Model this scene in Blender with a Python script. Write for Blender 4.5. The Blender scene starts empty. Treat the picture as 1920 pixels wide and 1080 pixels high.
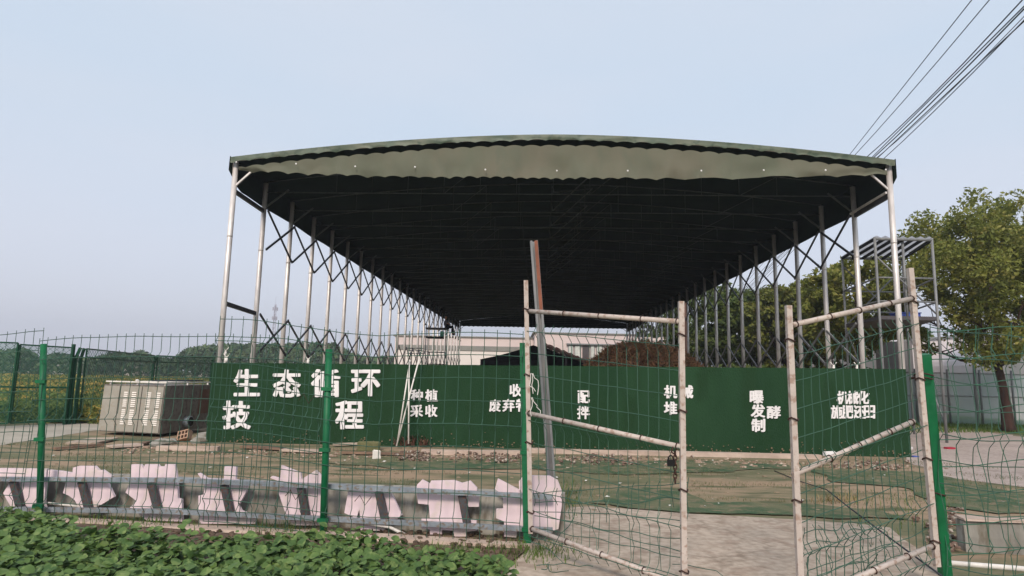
import bpy, math, random
from mathutils import Vector, Matrix, noise
R_ = math.radians
scene = bpy.context.scene
C = scene.collection

# ------------------------------------------------------------------ camera
F_PX = 1180.0
roll = math.atan(0.02)
pitch = math.atan((707 - 540) / F_PX * math.cos(roll))
FW = Vector((0, math.cos(pitch), math.sin(pitch)))
RT0 = Vector((1, 0, 0)); UP0 = Vector((0, -math.sin(pitch), math.cos(pitch)))
RT = math.cos(roll) * RT0 + math.sin(roll) * UP0
UP = -math.sin(roll) * RT0 + math.cos(roll) * UP0
CAM = Vector((0, 0, 1.5))
cd = bpy.data.cameras.new('camera'); cam = bpy.data.objects.new('camera', cd); C.objects.link(cam)
cd.sensor_width = 36; cd.lens = 36 * F_PX / 1920; cd.clip_start = 0.05; cd.clip_end = 4000
cam.matrix_world = Matrix(((RT.x, UP.x, -FW.x, CAM.x), (RT.y, UP.y, -FW.y, CAM.y), (RT.z, UP.z, -FW.z, CAM.z), (0, 0, 0, 1)))
scene.camera = cam

def ray(x, y): return FW + RT * ((x - 960) / F_PX) + UP * ((540 - y) / F_PX)
def at(x, y, Y):                       # the point seen at a pixel, at depth Y metres down the road
    d = ray(x, y); return CAM + d * (Y / d.y)
def pz(x, y, z=0.0):                   # the point seen at a pixel, at height z
    d = ray(x, y); return CAM + d * ((z - CAM.z) / d.z)
def onplane(x, y, P0, n):
    d = ray(x, y); return CAM + d * ((P0 - CAM).dot(n) / d.dot(n))

# ------------------------------------------------------------------ sky, sun, exposure
SUN_EL, SUN_AZ = 38, 190               # azimuth clockwise from +Y
w = bpy.data.worlds.new('World'); scene.world = w; w.use_nodes = True
nt = w.node_tree; bg = nt.nodes['Background']
sky = nt.nodes.new('ShaderNodeTexSky'); sky.sky_type = 'NISHITA'; sky.sun_disc = False
sky.sun_elevation = R_(SUN_EL); sky.sun_rotation = R_(SUN_AZ)
sky.air_density = 1.0; sky.dust_density = 3.0; sky.ozone_density = 2.0
# thin high overcast veils the blue: the clear sky is mixed with pale cloud
mixs = nt.nodes.new('ShaderNodeMixRGB'); mixs.inputs[0].default_value = 0.8
rgb = nt.nodes.new('ShaderNodeTexNoise'); rgb.inputs['Scale'].default_value = 1.6; rgb.inputs['Detail'].default_value = 3
tc = nt.nodes.new('ShaderNodeTexCoord'); mp = nt.nodes.new('ShaderNodeMapping'); mp.inputs['Scale'].default_value = (1, 1, 4)
cr = nt.nodes.new('ShaderNodeValToRGB')
cr.color_ramp.elements[0].position = 0.3; cr.color_ramp.elements[0].color = (5.9, 6.95, 8.15, 1)
cr.color_ramp.elements[1].position = 0.72; cr.color_ramp.elements[1].color = (6.6, 7.2, 8.1, 1)
nt.links.new(tc.outputs['Generated'], mp.inputs[0]); nt.links.new(mp.outputs[0], rgb.inputs['Vector'])
nt.links.new(rgb.outputs[0], cr.inputs[0]); nt.links.new(sky.outputs[0], mixs.inputs[1])
sxyz = nt.nodes.new('ShaderNodeSeparateXYZ'); nt.links.new(tc.outputs['Generated'], sxyz.inputs[0])
hr = nt.nodes.new('ShaderNodeValToRGB'); hr.color_ramp.elements[0].position = 0.0; hr.color_ramp.elements[0].color = (1, 1, 1, 1); hr.color_ramp.elements[1].position = 0.34; hr.color_ramp.elements[1].color = (0, 0, 0, 1)
nt.links.new(sxyz.outputs[2], hr.inputs[0])
hmix = nt.nodes.new('ShaderNodeMixRGB'); hmix.inputs[2].default_value = (7.5, 7.5, 8.4, 1); nt.links.new(hr.outputs[0], hmix.inputs[0]); nt.links.new(cr.outputs[0], hmix.inputs[1])
nt.links.new(hmix.outputs[0], mixs.inputs[2]); nt.links.new(mixs.outputs[0], bg.inputs[0])
bg.inputs[1].default_value = 0.1
sl = bpy.data.lights.new('sun', 'SUN'); sun = bpy.data.objects.new('sun', sl); C.objects.link(sun)
sl.energy = 2.6; sl.angle = R_(14); sl.color = (1.0, 0.86, 0.74)
sdir = Vector((math.sin(R_(SUN_AZ)) * math.cos(R_(SUN_EL)), math.cos(R_(SUN_AZ)) * math.cos(R_(SUN_EL)), math.sin(R_(SUN_EL))))
sun.rotation_euler = (-sdir).to_track_quat('-Z', 'Y').to_euler()
sun.location = (0, -10, 30)
scene.view_settings.view_transform = 'Standard'; scene.view_settings.look = 'None'
scene.view_settings.gamma = 1; scene.view_settings.exposure = 0.3
scene.cycles.max_bounces = 6; scene.cycles.transparent_max_bounces = 16

# ------------------------------------------------------------------ materials
def lin(r, g, b):
    f = lambda c: (c / 255 / 12.92) if c <= 10 else ((c / 255 + 0.055) / 1.055) ** 2.4
    return (f(r), f(g), f(b), 1)
MATS = {}
def mat(name, c1, c2=None, scale=4, rough=0.8, metal=0.0, bump=0.0, bscale=None, stretch=(1, 1, 1), c3=None, trans=0.0,
        alpha=None, lo=0.35, hi=0.65, spec=0.3, detail=6, coat=0.0, cracks=0.0):
    if name in MATS: return MATS[name]
    m = bpy.data.materials.new(name); m.use_nodes = True; n = m.node_tree.nodes; L = m.node_tree.links
    b = n['Principled BSDF']; b.inputs['Roughness'].default_value = rough; b.inputs['Metallic'].default_value = metal
    b.inputs['Specular IOR Level'].default_value = spec
    if coat: b.inputs['Coat Weight'].default_value = coat
    b.inputs['Base Color'].default_value = c1
    t = n.new('ShaderNodeTexCoord'); mpn = n.new('ShaderNodeMapping'); mpn.inputs['Scale'].default_value = stretch
    L.new(t.outputs['Object'], mpn.inputs[0])
    if c2:
        nz = n.new('ShaderNodeTexNoise'); nz.inputs['Scale'].default_value = scale; nz.inputs['Detail'].default_value = detail
        nz.inputs['Roughness'].default_value = 0.65
        L.new(mpn.outputs[0], nz.inputs['Vector'])
        r = n.new('ShaderNodeValToRGB'); r.color_ramp.elements[0].position = lo; r.color_ramp.elements[1].position = hi
        r.color_ramp.elements[0].color = c1; r.color_ramp.elements[1].color = c2
        L.new(nz.outputs[0], r.inputs[0]); out = r.outputs[0]
        if c3:
            n2 = n.new('ShaderNodeTexNoise'); n2.inputs['Scale'].default_value = scale * 3.7; n2.inputs['Detail'].default_value = 5
            L.new(mpn.outputs[0], n2.inputs['Vector'])
            r2 = n.new('ShaderNodeValToRGB'); r2.color_ramp.elements[0].position = 0.52; r2.color_ramp.elements[1].position = 0.64
            r2.color_ramp.elements[0].color = (0, 0, 0, 1); r2.color_ramp.elements[1].color = (1, 1, 1, 1)
            L.new(n2.outputs[0], r2.inputs[0])
            mx = n.new('ShaderNodeMixRGB'); mx.inputs[2].default_value = c3
            L.new(r2.outputs[0], mx.inputs[0]); L.new(out, mx.inputs[1]); out = mx.outputs[0]
        L.new(out, b.inputs['Base Color'])
    if cracks:
        vo = n.new('ShaderNodeTexVoronoi'); vo.feature = 'DISTANCE_TO_EDGE'; vo.inputs['Scale'].default_value = cracks
        wn = n.new('ShaderNodeTexNoise'); wn.inputs['Scale'].default_value = 2.5; wn.inputs['Detail'].default_value = 6
        wm = n.new('ShaderNodeMixRGB'); wm.blend_type = 'ADD'; wm.inputs[0].default_value = .5
        L.new(t.outputs['Object'], wn.inputs['Vector']); L.new(t.outputs['Object'], wm.inputs[1]); L.new(wn.outputs['Color'], wm.inputs[2]); L.new(wm.outputs[0], vo.inputs['Vector'])
        cr_ = n.new('ShaderNodeValToRGB'); cr_.color_ramp.elements[0].position = 0.002; cr_.color_ramp.elements[1].position = 0.012
        cr_.color_ramp.elements[0].color = (.45, .42, .38, 1); cr_.color_ramp.elements[1].color = (1, 1, 1, 1); L.new(vo.outputs['Distance'], cr_.inputs[0])
        n4 = n.new('ShaderNodeTexNoise'); n4.inputs['Scale'].default_value = 14; n4.inputs['Detail'].default_value = 8; L.new(t.outputs['Object'], n4.inputs['Vector'])
        r4 = n.new('ShaderNodeValToRGB'); r4.color_ramp.elements[0].position = .35; r4.color_ramp.elements[0].color = (.78, .76, .73, 1); r4.color_ramp.elements[1].position = .6; r4.color_ramp.elements[1].color = (1.04, 1.03, 1.02, 1); L.new(n4.outputs[0], r4.inputs[0])
        m4 = n.new('ShaderNodeMixRGB'); m4.blend_type = 'MULTIPLY'; m4.inputs[0].default_value = 1; L.new(out, m4.inputs[1]); L.new(r4.outputs[0], m4.inputs[2])
        m5 = n.new('ShaderNodeMixRGB'); m5.blend_type = 'MULTIPLY'; m5.inputs[0].default_value = .4; L.new(m4.outputs[0], m5.inputs[1]); L.new(cr_.outputs[0], m5.inputs[2])
        L.new(m5.outputs[0], b.inputs['Base Color'])
    if bump:
        nb = n.new('ShaderNodeTexNoise'); nb.inputs['Scale'].default_value = bscale or scale * 4; nb.inputs['Detail'].default_value = 5
        L.new(mpn.outputs[0], nb.inputs['Vector'])
        bp = n.new('ShaderNodeBump'); bp.inputs['Strength'].default_value = bump; bp.inputs['Distance'].default_value = 0.03
        L.new(nb.outputs[0], bp.inputs['Height']); L.new(bp.outputs[0], b.inputs['Normal'])
    if trans or alpha is not None:
        o = n['Material Output']; s = b.outputs[0]
        if trans:
            tr = n.new('ShaderNodeBsdfTranslucent')
            if c2: L.new(b.inputs['Base Color'].links[0].from_socket, tr.inputs[0])
            else: tr.inputs[0].default_value = c1
            ms = n.new('ShaderNodeMixShader'); ms.inputs[0].default_value = trans
            L.new(s, ms.inputs[1]); L.new(tr.outputs[0], ms.inputs[2]); s = ms.outputs[0]
        if alpha is not None:
            tp = n.new('ShaderNodeBsdfTransparent')
            ms = n.new('ShaderNodeMixShader'); ms.inputs[0].default_value = alpha
            L.new(tp.outputs[0], ms.inputs[1]); L.new(s, ms.inputs[2]); s = ms.outputs[0]
        L.new(s, o.inputs[0])
    MATS[name] = m; return m

G = {}
G['galv'] = mat('galvanised', lin(226, 221, 216), lin(190, 185, 182), 6, rough=0.42, metal=0.3, stretch=(1, 1, .3), spec=.5)
G['brace'] = mat('brace_steel', lin(92, 94, 100), lin(62, 64, 70), 9, rough=0.45, metal=0.6)
G['truss'] = mat('truss_steel', lin(92, 98, 95), lin(70, 76, 74), 9, rough=0.6, metal=0.3)
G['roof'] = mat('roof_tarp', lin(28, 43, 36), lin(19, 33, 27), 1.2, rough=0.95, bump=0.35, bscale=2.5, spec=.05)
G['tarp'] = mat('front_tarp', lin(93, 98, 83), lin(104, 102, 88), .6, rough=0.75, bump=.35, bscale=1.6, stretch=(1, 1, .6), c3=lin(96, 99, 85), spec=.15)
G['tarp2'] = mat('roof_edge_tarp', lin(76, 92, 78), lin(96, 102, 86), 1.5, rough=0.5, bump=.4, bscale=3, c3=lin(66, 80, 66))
G['turf'] = mat('sign_turf', lin(29, 56, 36), lin(40, 69, 46), .55, rough=0.95, bump=.7, bscale=60, stretch=(1, 1, .35), spec=.1, c3=lin(34, 60, 38), detail=10)
G['white'] = mat('letter_white', lin(232, 230, 230), lin(214, 212, 212), 3, rough=0.6)
G['pink'] = mat('foam_pink', lin(222, 203, 209), lin(206, 188, 194), 2, rough=0.75, bump=.1, c3=lin(206, 192, 188))
G['rail'] = mat('blue_grey_steel', lin(150, 160, 168), lin(122, 132, 140), 7, rough=0.5, metal=.25, c3=lin(128, 118, 108))
G['strut'] = mat('strut_steel', lin(84, 86, 90), lin(66, 68, 72), 12, rough=0.55, metal=.2, c3=lin(96, 66, 52))
G['green'] = mat('post_green', lin(18, 104, 64), lin(12, 88, 54), 4, rough=0.5, c3=lin(30, 96, 66), bump=.1)
G['wire'] = mat('wire_green', lin(62, 96, 80), lin(50, 80, 68), 5, rough=0.5, metal=.1)
G['wire_new'] = mat('wire_bright', lin(54, 104, 80), lin(54, 90, 76), 2, rough=0.45)
G['tube'] = mat('gate_tube', lin(190, 180, 172), lin(168, 157, 149), 7, rough=0.5, c3=lin(152, 132, 120), lo=.3, hi=.7)
G['tie'] = mat('rust_tie', lin(74, 48, 40), lin(52, 40, 38), 30, rough=0.8)
G['channel'] = mat('channel_steel', lin(136, 138, 138), lin(112, 115, 118), 8, rough=0.5, metal=.1, stretch=(1, 1, .3))
G['rust'] = mat('rust', lin(142, 88, 68), lin(118, 78, 64), 14, rough=0.85, bump=.2)
G['conc'] = mat('concrete', lin(182, 167, 152), lin(160, 148, 135), 1.1, rough=0.9, bump=.4, bscale=20, c3=lin(154, 138, 124), cracks=.45, detail=9)
G['conc_wall'] = mat('concrete_wall', lin(160, 157, 148), lin(128, 126, 120), 2.2, rough=0.92, bump=.35, bscale=18, stretch=(1, 1, .35), c3=lin(110, 104, 92))
G['kerb'] = mat('kerb', lin(186, 168, 154), lin(166, 148, 136), 3, rough=0.9, bump=.3, bscale=25)
G['road'] = mat('road_concrete', lin(182, 168, 160), lin(160, 148, 142), .5, rough=0.9, bump=.3, bscale=15, cracks=.25)
G['soil'] = mat('soil', lin(98, 82, 70), lin(72, 60, 50), 3, rough=1, bump=.9, bscale=22, c3=lin(112, 96, 82))
G['pile'] = mat('straw_pile', lin(122, 84, 60), lin(84, 60, 42), 3, rough=1, bump=1, bscale=9)
G['straw'] = mat('straw', lin(200, 150, 112), lin(140, 100, 76), 2.4, rough=1, c3=lin(138, 128, 90))
G['brick'] = mat('rubble_stone', lin(158, 138, 120), lin(108, 84, 70), 4, rough=.95, c3=lin(184, 170, 156))
G['black'] = mat('black_cloth', lin(22, 23, 25), lin(14, 15, 17), 3, rough=.8)
G['bark'] = mat('bark', lin(72, 52, 46), lin(48, 38, 34), 5, rough=.95, bump=.6, stretch=(1, 1, .3))
G['pvc'] = mat('white_pvc', lin(226, 222, 216), lin(206, 202, 196), 6, rough=.4)
G['cab'] = mat('cabinet_paint', lin(158, 154, 144), lin(146, 142, 132), 3, rough=.5, c3=lin(150, 143, 130))
G['cab_shade'] = mat('cabinet_shaded', lin(124, 118, 110), lin(104, 98, 92), 3, rough=.6, c3=lin(92, 82, 76))  # darker copy of the cabinet paint, with its side's shade in the colour
G['slat'] = mat('louvre', lin(240, 234, 226), None, rough=.5)
G['wood'] = mat('old_board', lin(128, 104, 86), lin(96, 78, 66), 6, rough=.9, bump=.3, stretch=(.3, 1, 1))
G['bldg'] = mat('far_wall', lin(212, 196, 192), lin(200, 186, 184), .12, rough=.9)
G['bldg2'] = mat('far_wall_white', lin(222, 214, 208), lin(214, 206, 202), .2, rough=.9)
G['band'] = mat('far_band', lin(140, 138, 132), lin(122, 122, 118), .5, rough=.6)
G['glass'] = mat('pane', lin(186, 192, 188), lin(214, 216, 210), 2, rough=.15, spec=.8)
G['film'] = mat('greenhouse_film', lin(226, 218, 218), lin(208, 202, 206), .4, rough=.5, bump=.2, bscale=2)
G['net'] = mat('insect_net', lin(132, 160, 160), lin(160, 176, 180), .6, rough=.8, alpha=.5, stretch=(1, 1, .4))
G['rusty_roof'] = mat('rusty_sheet', lin(190, 156, 146), lin(140, 110, 102), 2, rough=.8)
G['cable'] = mat('cable_black', lin(38, 42, 52), None, rough=.6)
G['grass'] = mat('grass_blade', lin(72, 96, 40), lin(96, 118, 52), 1.5, rough=.8, trans=.25)
G['shade'] = mat('shade_net', lin(64, 88, 62), lin(104, 106, 80), 1.6, rough=.95, bump=1, bscale=40, c3=lin(122, 112, 90), lo=.42, hi=.6)
G['skin'] = mat('skin', lin(176, 128, 102), None, rough=.6)
G['jacket'] = mat('jacket', lin(112, 108, 112), lin(84, 84, 90), 12, rough=.9)
G['trouser'] = mat('trouser', lin(24, 28, 38), None, rough=.9)
G['blue'] = mat('blue_plastic', lin(62, 84, 160), None, rough=.5)
G['bag'] = mat('green_bag', lin(88, 150, 128), None, rough=.6)
G['red'] = mat('red_plastic', lin(160, 36, 56), None, rough=.5)

# ------------------------------------------------------------------ mesh builder (world coordinates in, local mesh out)
class MB:
    def __init__(s): s.v = []; s.f = []; s.sm = []
    def add(s, vs, fs, smooth=False):
        o = len(s.v); s.v.extend([tuple(v) for v in vs]); s.f.extend([tuple(i + o for i in f) for f in fs]); s.sm.extend([smooth] * len(fs))
    def quad(s, a, b, c, d): s.add([a, b, c, d], [(0, 1, 2, 3)])
    def hexa(s, b, t):                       # b, t: four bottom and four top corners
        s.add(list(b) + list(t), [(3, 2, 1, 0), (4, 5, 6, 7), (0, 1, 5, 4), (1, 2, 6, 5), (2, 3, 7, 6), (3, 0, 4, 7)])
    def box(s, c, size, ux=None, uy=None, uz=None):
        c = Vector(c); ux = Vector(ux or (1, 0, 0)); uy = Vector(uy or (0, 1, 0)); uz = Vector(uz or (0, 0, 1))
        hx, hy, hz = [q / 2 for q in size]
        p = lambda i, j, k: c + ux * (i * hx) + uy * (j * hy) + uz * (k * hz)
        s.hexa([p(-1, -1, -1), p(1, -1, -1), p(1, 1, -1), p(-1, 1, -1)], [p(-1, -1, 1), p(1, -1, 1), p(1, 1, 1), p(-1, 1, 1)])
    def bar(s, a, b, wd, ht, up=(0, 0, 1)):
        a = Vector(a); b = Vector(b); d = b - a; l = d.length; d.normalize(); sd = d.cross(Vector(up))
        if sd.length < 1e-4: sd = d.cross(Vector((1, 0, 0)))
        sd.normalize(); u = sd.cross(d); s.box((a + b) / 2, (l, wd, ht), d, sd, u)
    def tube(s, pts, r, n=6, cap=True):
        pts = [Vector(p) for p in pts]; rs = r if isinstance(r, (list, tuple)) else [r] * len(pts)
        vs = []; fs = []; ref = None
        for i, p in enumerate(pts):
            d = (pts[min(i + 1, len(pts) - 1)] - pts[max(i - 1, 0)])
            if d.length < 1e-9: d = Vector((0, 0, 1))
            d.normalize()
            if ref is None:
                ref = d.cross(Vector((0, 0, 1)) if abs(d.z) < .9 else Vector((1, 0, 0)))
            a = ref - d * ref.dot(d)
            if a.length < 1e-6: a = d.orthogonal()
            a.normalize(); ref = a; b = d.cross(a)
            for k in range(n):
                t = 2 * math.pi * k / n; vs.append(p + (a * math.cos(t) + b * math.sin(t)) * rs[i])
        for i in range(len(pts) - 1):
            for k in range(n):
                k2 = (k + 1) % n; fs.append((i * n + k, i * n + k2, (i + 1) * n + k2, (i + 1) * n + k))
        if cap: fs.append(tuple(range(n))[::-1]); fs.append(tuple((len(pts) - 1) * n + k for k in range(n)))
        s.add(vs, fs, n > 4)
    def prism(s, poly, off):
        n = len(poly); off = Vector(off); a = [Vector(p) for p in poly]; b = [p + off for p in a]
        s.add(a + b, [tuple(range(n)), tuple(range(2 * n - 1, n - 1, -1))] + [(i, (i + 1) % n, n + (i + 1) % n, n + i)[::-1] for i in range(n)])
    def blob(s, c, r, rng, k=.3):
        c = Vector(c); vs = []; fs = []; nu, nv = 6, 4
        for j in range(1, nv):
            for i in range(nu):
                t = 2 * math.pi * i / nu; q = math.pi * j / nv; m = 1 + rng.uniform(-k, k)
                vs.append(c + Vector((math.cos(t) * math.sin(q) * r[0] * m, math.sin(t) * math.sin(q) * r[1] * m, math.cos(q) * r[2] * m)))
        top = len(vs); vs.append(c + Vector((0, 0, r[2]))); bot = len(vs); vs.append(c - Vector((0, 0, r[2])))
        for j in range(nv - 2):
            for i in range(nu):
                i2 = (i + 1) % nu; fs.append((j * nu + i, (j + 1) * nu + i, (j + 1) * nu + i2, j * nu + i2))
        for i in range(nu):
            i2 = (i + 1) % nu; fs.append((top, i, i2)); fs.append((bot, (nv - 2) * nu + i2, (nv - 2) * nu + i))
        s.add(vs, fs)
    def build(s, name, m, parent=None, origin=None):
        if parent is not None: o = Vector(parent.get('_o') or (0, 0, 0))
        else:
            if origin is None:
                xs = [v[0] for v in s.v]; ys = [v[1] for v in s.v]; zs = [v[2] for v in s.v]
                origin = ((min(xs) + max(xs)) / 2, (min(ys) + max(ys)) / 2, min(zs))
            o = Vector(origin)
        me = bpy.data.meshes.new(name)
        me.from_pydata([(v[0] - o.x, v[1] - o.y, v[2] - o.z) for v in s.v], [], s.f)
        me.polygons.foreach_set('use_smooth', s.sm); me.materials.append(m); me.update()
        ob = bpy.data.objects.new(name, me); C.objects.link(ob)
        if parent is not None: ob.parent = parent
        else: ob.location = o
        ob['_o'] = tuple(o)
        return ob

def tag(o, label=None, cat=None, group=None, kind=None):
    if label: o['label'] = label
    if cat: o['category'] = cat
    if group: o['group'] = group
    if kind: o['kind'] = kind
    return o
def thing(name, loc, label, cat, group=None):
    o = bpy.data.objects.new(name, None); C.objects.link(o); o.location = loc; o.empty_display_size = .2
    o['_o'] = tuple(loc); return tag(o, label, cat, group)
def part(name, mb, m, parent, label=None):
    o = mb.build(name, m, parent)
    if label: o['label'] = label
    return o
def nv(p, s=1.0): return noise.noise(Vector(p) * s)

# ------------------------------------------------------------------ ground sheets
def sheet(name, poly, z, m, kind='structure', jit=0.0, seg=.4, seed=0, thick=0.0):
    rng = random.Random(seed); pts = []
    for i, p in enumerate(poly):
        q = poly[(i + 1) % len(poly)]; a = Vector((p[0], p[1], 0)); b = Vector((q[0], q[1], 0)); n = max(1, int((b - a).length / seg)) if jit else 1
        n = min(n, 60)
        for k in range(n):
            c = a.lerp(b, k / n)
            if jit: c += Vector((nv((c.x, c.y, seed), 2.3), nv((c.x, c.y, seed + 9), 2.3), 0)) * jit
            pts.append((c.x, c.y, z))
    mb = MB()
    if thick: mb.prism([(x, y, z - thick) for x, y, z in pts], (0, 0, thick))
    else: mb.add(pts, [tuple(range(len(pts)))])
    import bmesh
    o = mb.build(name, m, None, (0, 0, 0))
    bm = bmesh.new(); bm.from_mesh(o.data); bmesh.ops.triangulate(bm, faces=[f for f in bm.faces if len(f.verts) > 4])
    bmesh.ops.recalc_face_normals(bm, faces=bm.faces)
    bm.to_mesh(o.data); bm.free()
    if not thick and o.data.polygons[0].normal.z < 0: o.data.flip_normals()
    o['kind'] = kind
    return o
def pp(*l): return [tuple(pz(x, y))[:2] for x, y in l]

g_far = mat('far_ground', lin(128, 122, 82), lin(108, 110, 74), .05, rough=1)
g_yard = mat('yard_dirt', lin(148, 128, 106), lin(104, 104, 78), .5, rough=1, bump=1, bscale=11, c3=lin(84, 88, 64), lo=.44, hi=.56, detail=12, stretch=(.55, 1.6, 1))
sheet('ground', [(-850, -30), (850, -30), (850, 900), (-850, 900)], 0, g_far)
sheet('yard', [(-30, 5.6), (12, 5.0), (18, 9), (30, 62), (-30, 62), (-14, 17), (-30, 16.5)], .004, g_yard)
sheet('path', pp((-260, 818), (0, 800), (100, 796), (190, 789), (420, 783), (420, 795), (190, 806), (60, 826), (0, 836), (-260, 870)), .008,
      mat('path_concrete', lin(172, 165, 152), lin(152, 146, 134), 1, rough=.9, bump=.2), jit=.15, seed=3)
sheet('concrete_apron', pp((955, 1066), (985, 1035), (1018, 1000), (1068, 952), (1110, 952), (1290, 964), (1480, 974), (1610, 984), (1680, 992), (1705, 1012), (1745, 1050), (1800, 1110), (2300, 1600), (1400, 2600), (600, 2200), (800, 1300)), .012, G['conc'], jit=.12, seed=5)
sheet('road', pp((1700, 797), (1800, 804), (1920, 820), (2300, 850), (3200, 1000), (2300, 960), (1920, 916), (1850, 906), (1790, 896), (1750, 886), (1700, 866)), .009, G['road'], jit=.25, seed=8)
verge_m = mat('verge_grass', lin(92, 112, 58), lin(74, 98, 46), 1.2, rough=1, bump=.6, bscale=30)
sheet('grass_verge', pp((1640, 770), (2500, 775), (2500, 852), (2300, 846), (1920, 816), (1800, 801), (1700, 794), (1640, 790)), .013, verge_m, jit=.1, seed=9)
sheet('field_bed', pp((-500, 1010), (-200, 985), (0, 968), (200, 985), (420, 1003), (560, 1010), (800, 1026), (900, 1038), (985, 1030), (955, 1064), (830, 1400), (500, 2400), (-1500, 2400)), .02, G['soil'], jit=.12, seed=11)
# road surfaces carry dark green shade netting flung over the dirt
def net_sheet(poly, z, label, seed):
    o = sheet('shade_net', pp(*poly), z, G['shade'], kind='structure', jit=.2, seg=.2, seed=seed)
    del o['kind']; tag(o, label, 'netting', 'shade nets lying on the dirt'); return o
net_sheet([(1097, 946), (1118, 932), (1150, 922), (1200, 918), (1285, 924), (1330, 945), (1500, 948), (1640, 958), (1700, 975), (1600, 974), (1480, 970), (1290, 963), (1180, 955)], .02,
          'dark green shade net crumpled where the concrete apron meets the dirt', 21)
net_sheet([(620, 868), (900, 865), (1270, 866), (1480, 872), (1500, 880), (1180, 892), (1060, 888), (980, 880), (760, 882)], .016,
          'long faded green shade net lying along the rubble below the sign board', 22)
net_sheet([(1520, 882), (1720, 886), (1900, 925), (1990, 955), (1880, 968), (1760, 950), (1700, 915), (1560, 905)], .018,
          'green shade net spread beside the concrete road at right', 23)

# ------------------------------------------------------------------ canopy (the big push-pull shed)
A0 = Vector((-6.98, 15.2, 0)); YW = R_(2.6)
AX = Vector((math.sin(YW), math.cos(YW), 0)); PR = Vector((math.cos(YW), -math.sin(YW), 0)); Z = Vector((0, 0, 1))
W = 15.95; NB = 24
YS = [0.0] + [1.75 + 1.9 * i for i in range(NB)]; LEN = YS[-1]
def L(x, y, z): return A0 + PR * x + AX * y + Z * z
def arch(x):
    t = (x - W / 2) / (W / 2); return 6.78 + 0.6 * (1 - abs(t) ** 1.75)
shed = thing('canopy_shed', tuple(L(W / 2, LEN / 2, 0)), 'huge retractable dark green tarpaulin canopy on steel posts with scissor braces', 'canopy')
# roof cover with slight sag between frames
mb = MB(); nx = 48; ysl = []
for i, y in enumerate(YS):
    ysl.append((y, 0))
    if i < len(YS) - 1: ysl.append((y + (YS[i + 1] - y) * .33, .05)); ysl.append((y + (YS[i + 1] - y) * .66, .05))
vs = []; fs = []
for j, (y, sg) in enumerate(ysl):
    for i in range(nx + 1):
        x = W * i / nx; vs.append(L(-.08 + (W + .16) * i / nx, y, arch(x) - sg * (1 + .6 * nv((x, y, 1), .6))))
for j in range(len(ysl) - 1):
    for i in range(nx):
        a = j * (nx + 1) + i; fs.append((a, a + 1, a + nx + 2, a + nx + 1))
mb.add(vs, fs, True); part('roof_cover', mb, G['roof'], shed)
def scal(x, p=.42, a=.045, ph=0.0): return a * abs(math.sin(math.pi * (x + ph) / p)) ** .8
# front skirt of the roof sheet
def strip(f_top, f_bot, y, x0, x1, n, amp=.0, seed=0, thick=.0):
    mb = MB(); vs = []; fs = []; rows = 5
    for i in range(n + 1):
        x = x0 + (x1 - x0) * i / n; zt = f_top(x); zb = f_bot(x)
        for r in range(rows + 1):
            q = r / rows; z = zt + (zb - zt) * q
            vs.append(L(x, y + amp * q * (nv((x * 1.3, q, seed)) + .35 * nv((x * 4, q * 2, seed + 5))), z))
    for i in range(n):
        for r in range(rows):
            a = i * (rows + 1) + r; fs.append((a, a + 1, a + rows + 2, a + rows + 1))
    mb.add(vs, fs, True); return mb
skirt_b = lambda x: arch(x) - .165 - .02 * nv((x, 3, 0), .7) + scal(x, .43, .04)
part('roof_skirt', strip(arch, skirt_b, -.17, -.06, W + .06, 420, .05, 1), G['tarp2'], shed)
mb = MB()
for i in range(nx):
    x0 = W * i / nx; x1 = W * (i + 1) / nx
    mb.quad(L(x0, -.17, arch(x0)), L(x1, -.17, arch(x1)), L(x1, 0, arch(x1)), L(x0, 0, arch(x0)))
part('roof_edge', mb, G['roof'], shed)
gt = lambda x: min(arch(x) - .285 + .045 * abs(math.sin(math.pi * (x + .12) / .43)) ** .8 - .02 * nv((x, 8, 0), .7), 9)
def gbl(x):
    t = (x - W / 2) / (W / 2); return 6.30 + .16 * abs(t) ** 3
gb = lambda x: min(gbl(x) + scal(x, .43 + .05 * math.sin(x * .5), .05) - .03 + .015 * nv((x, 4, 4), .9), gt(x) - .02)
part('front_panel', strip(gt, gb, -.1, .12, W - .1, 420, .14, 4), G['tarp'], shed)
mb = MB()                                    # pale eyelets along the tuck of the panel
for px, py in [(555, 307), (666, 312), (778, 313), (910, 318), (1044, 320), (1177, 320), (1315, 320), (1432, 319), (1548, 319), (443, 304), (1661, 318)]:
    P0 = L(0, -.21, 0); p = onplane(px, py, P0, AX); mb = MB(); mb.blob(p, (.023, .015, .023), random.Random(1), .05); part('eyelet', mb, G['white'], shed)
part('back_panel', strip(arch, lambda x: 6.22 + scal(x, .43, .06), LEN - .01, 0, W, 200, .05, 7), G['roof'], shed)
for sx in (0, W):
    mb = MB(); vs = []; fs = []; n = 200; zb = 6.06 if sx == 0 else 5.96; o = -.08 if sx == 0 else .08
    for i in range(n + 1):
        y = -.17 + (LEN + .25) * i / n; vs.append(L(sx + o, y, arch(0) + .02)); vs.append(L(sx + o + .03 * nv((y, sx, 0), .8), y, (zb + .01 * math.sin(y * 2)) if i > 2 else zb + .38 - .15 * i))
    for i in range(n): fs.append((2 * i, 2 * i + 1, 2 * i + 3, 2 * i + 2))
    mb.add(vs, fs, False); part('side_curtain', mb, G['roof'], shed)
rng = random.Random(4)
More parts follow.
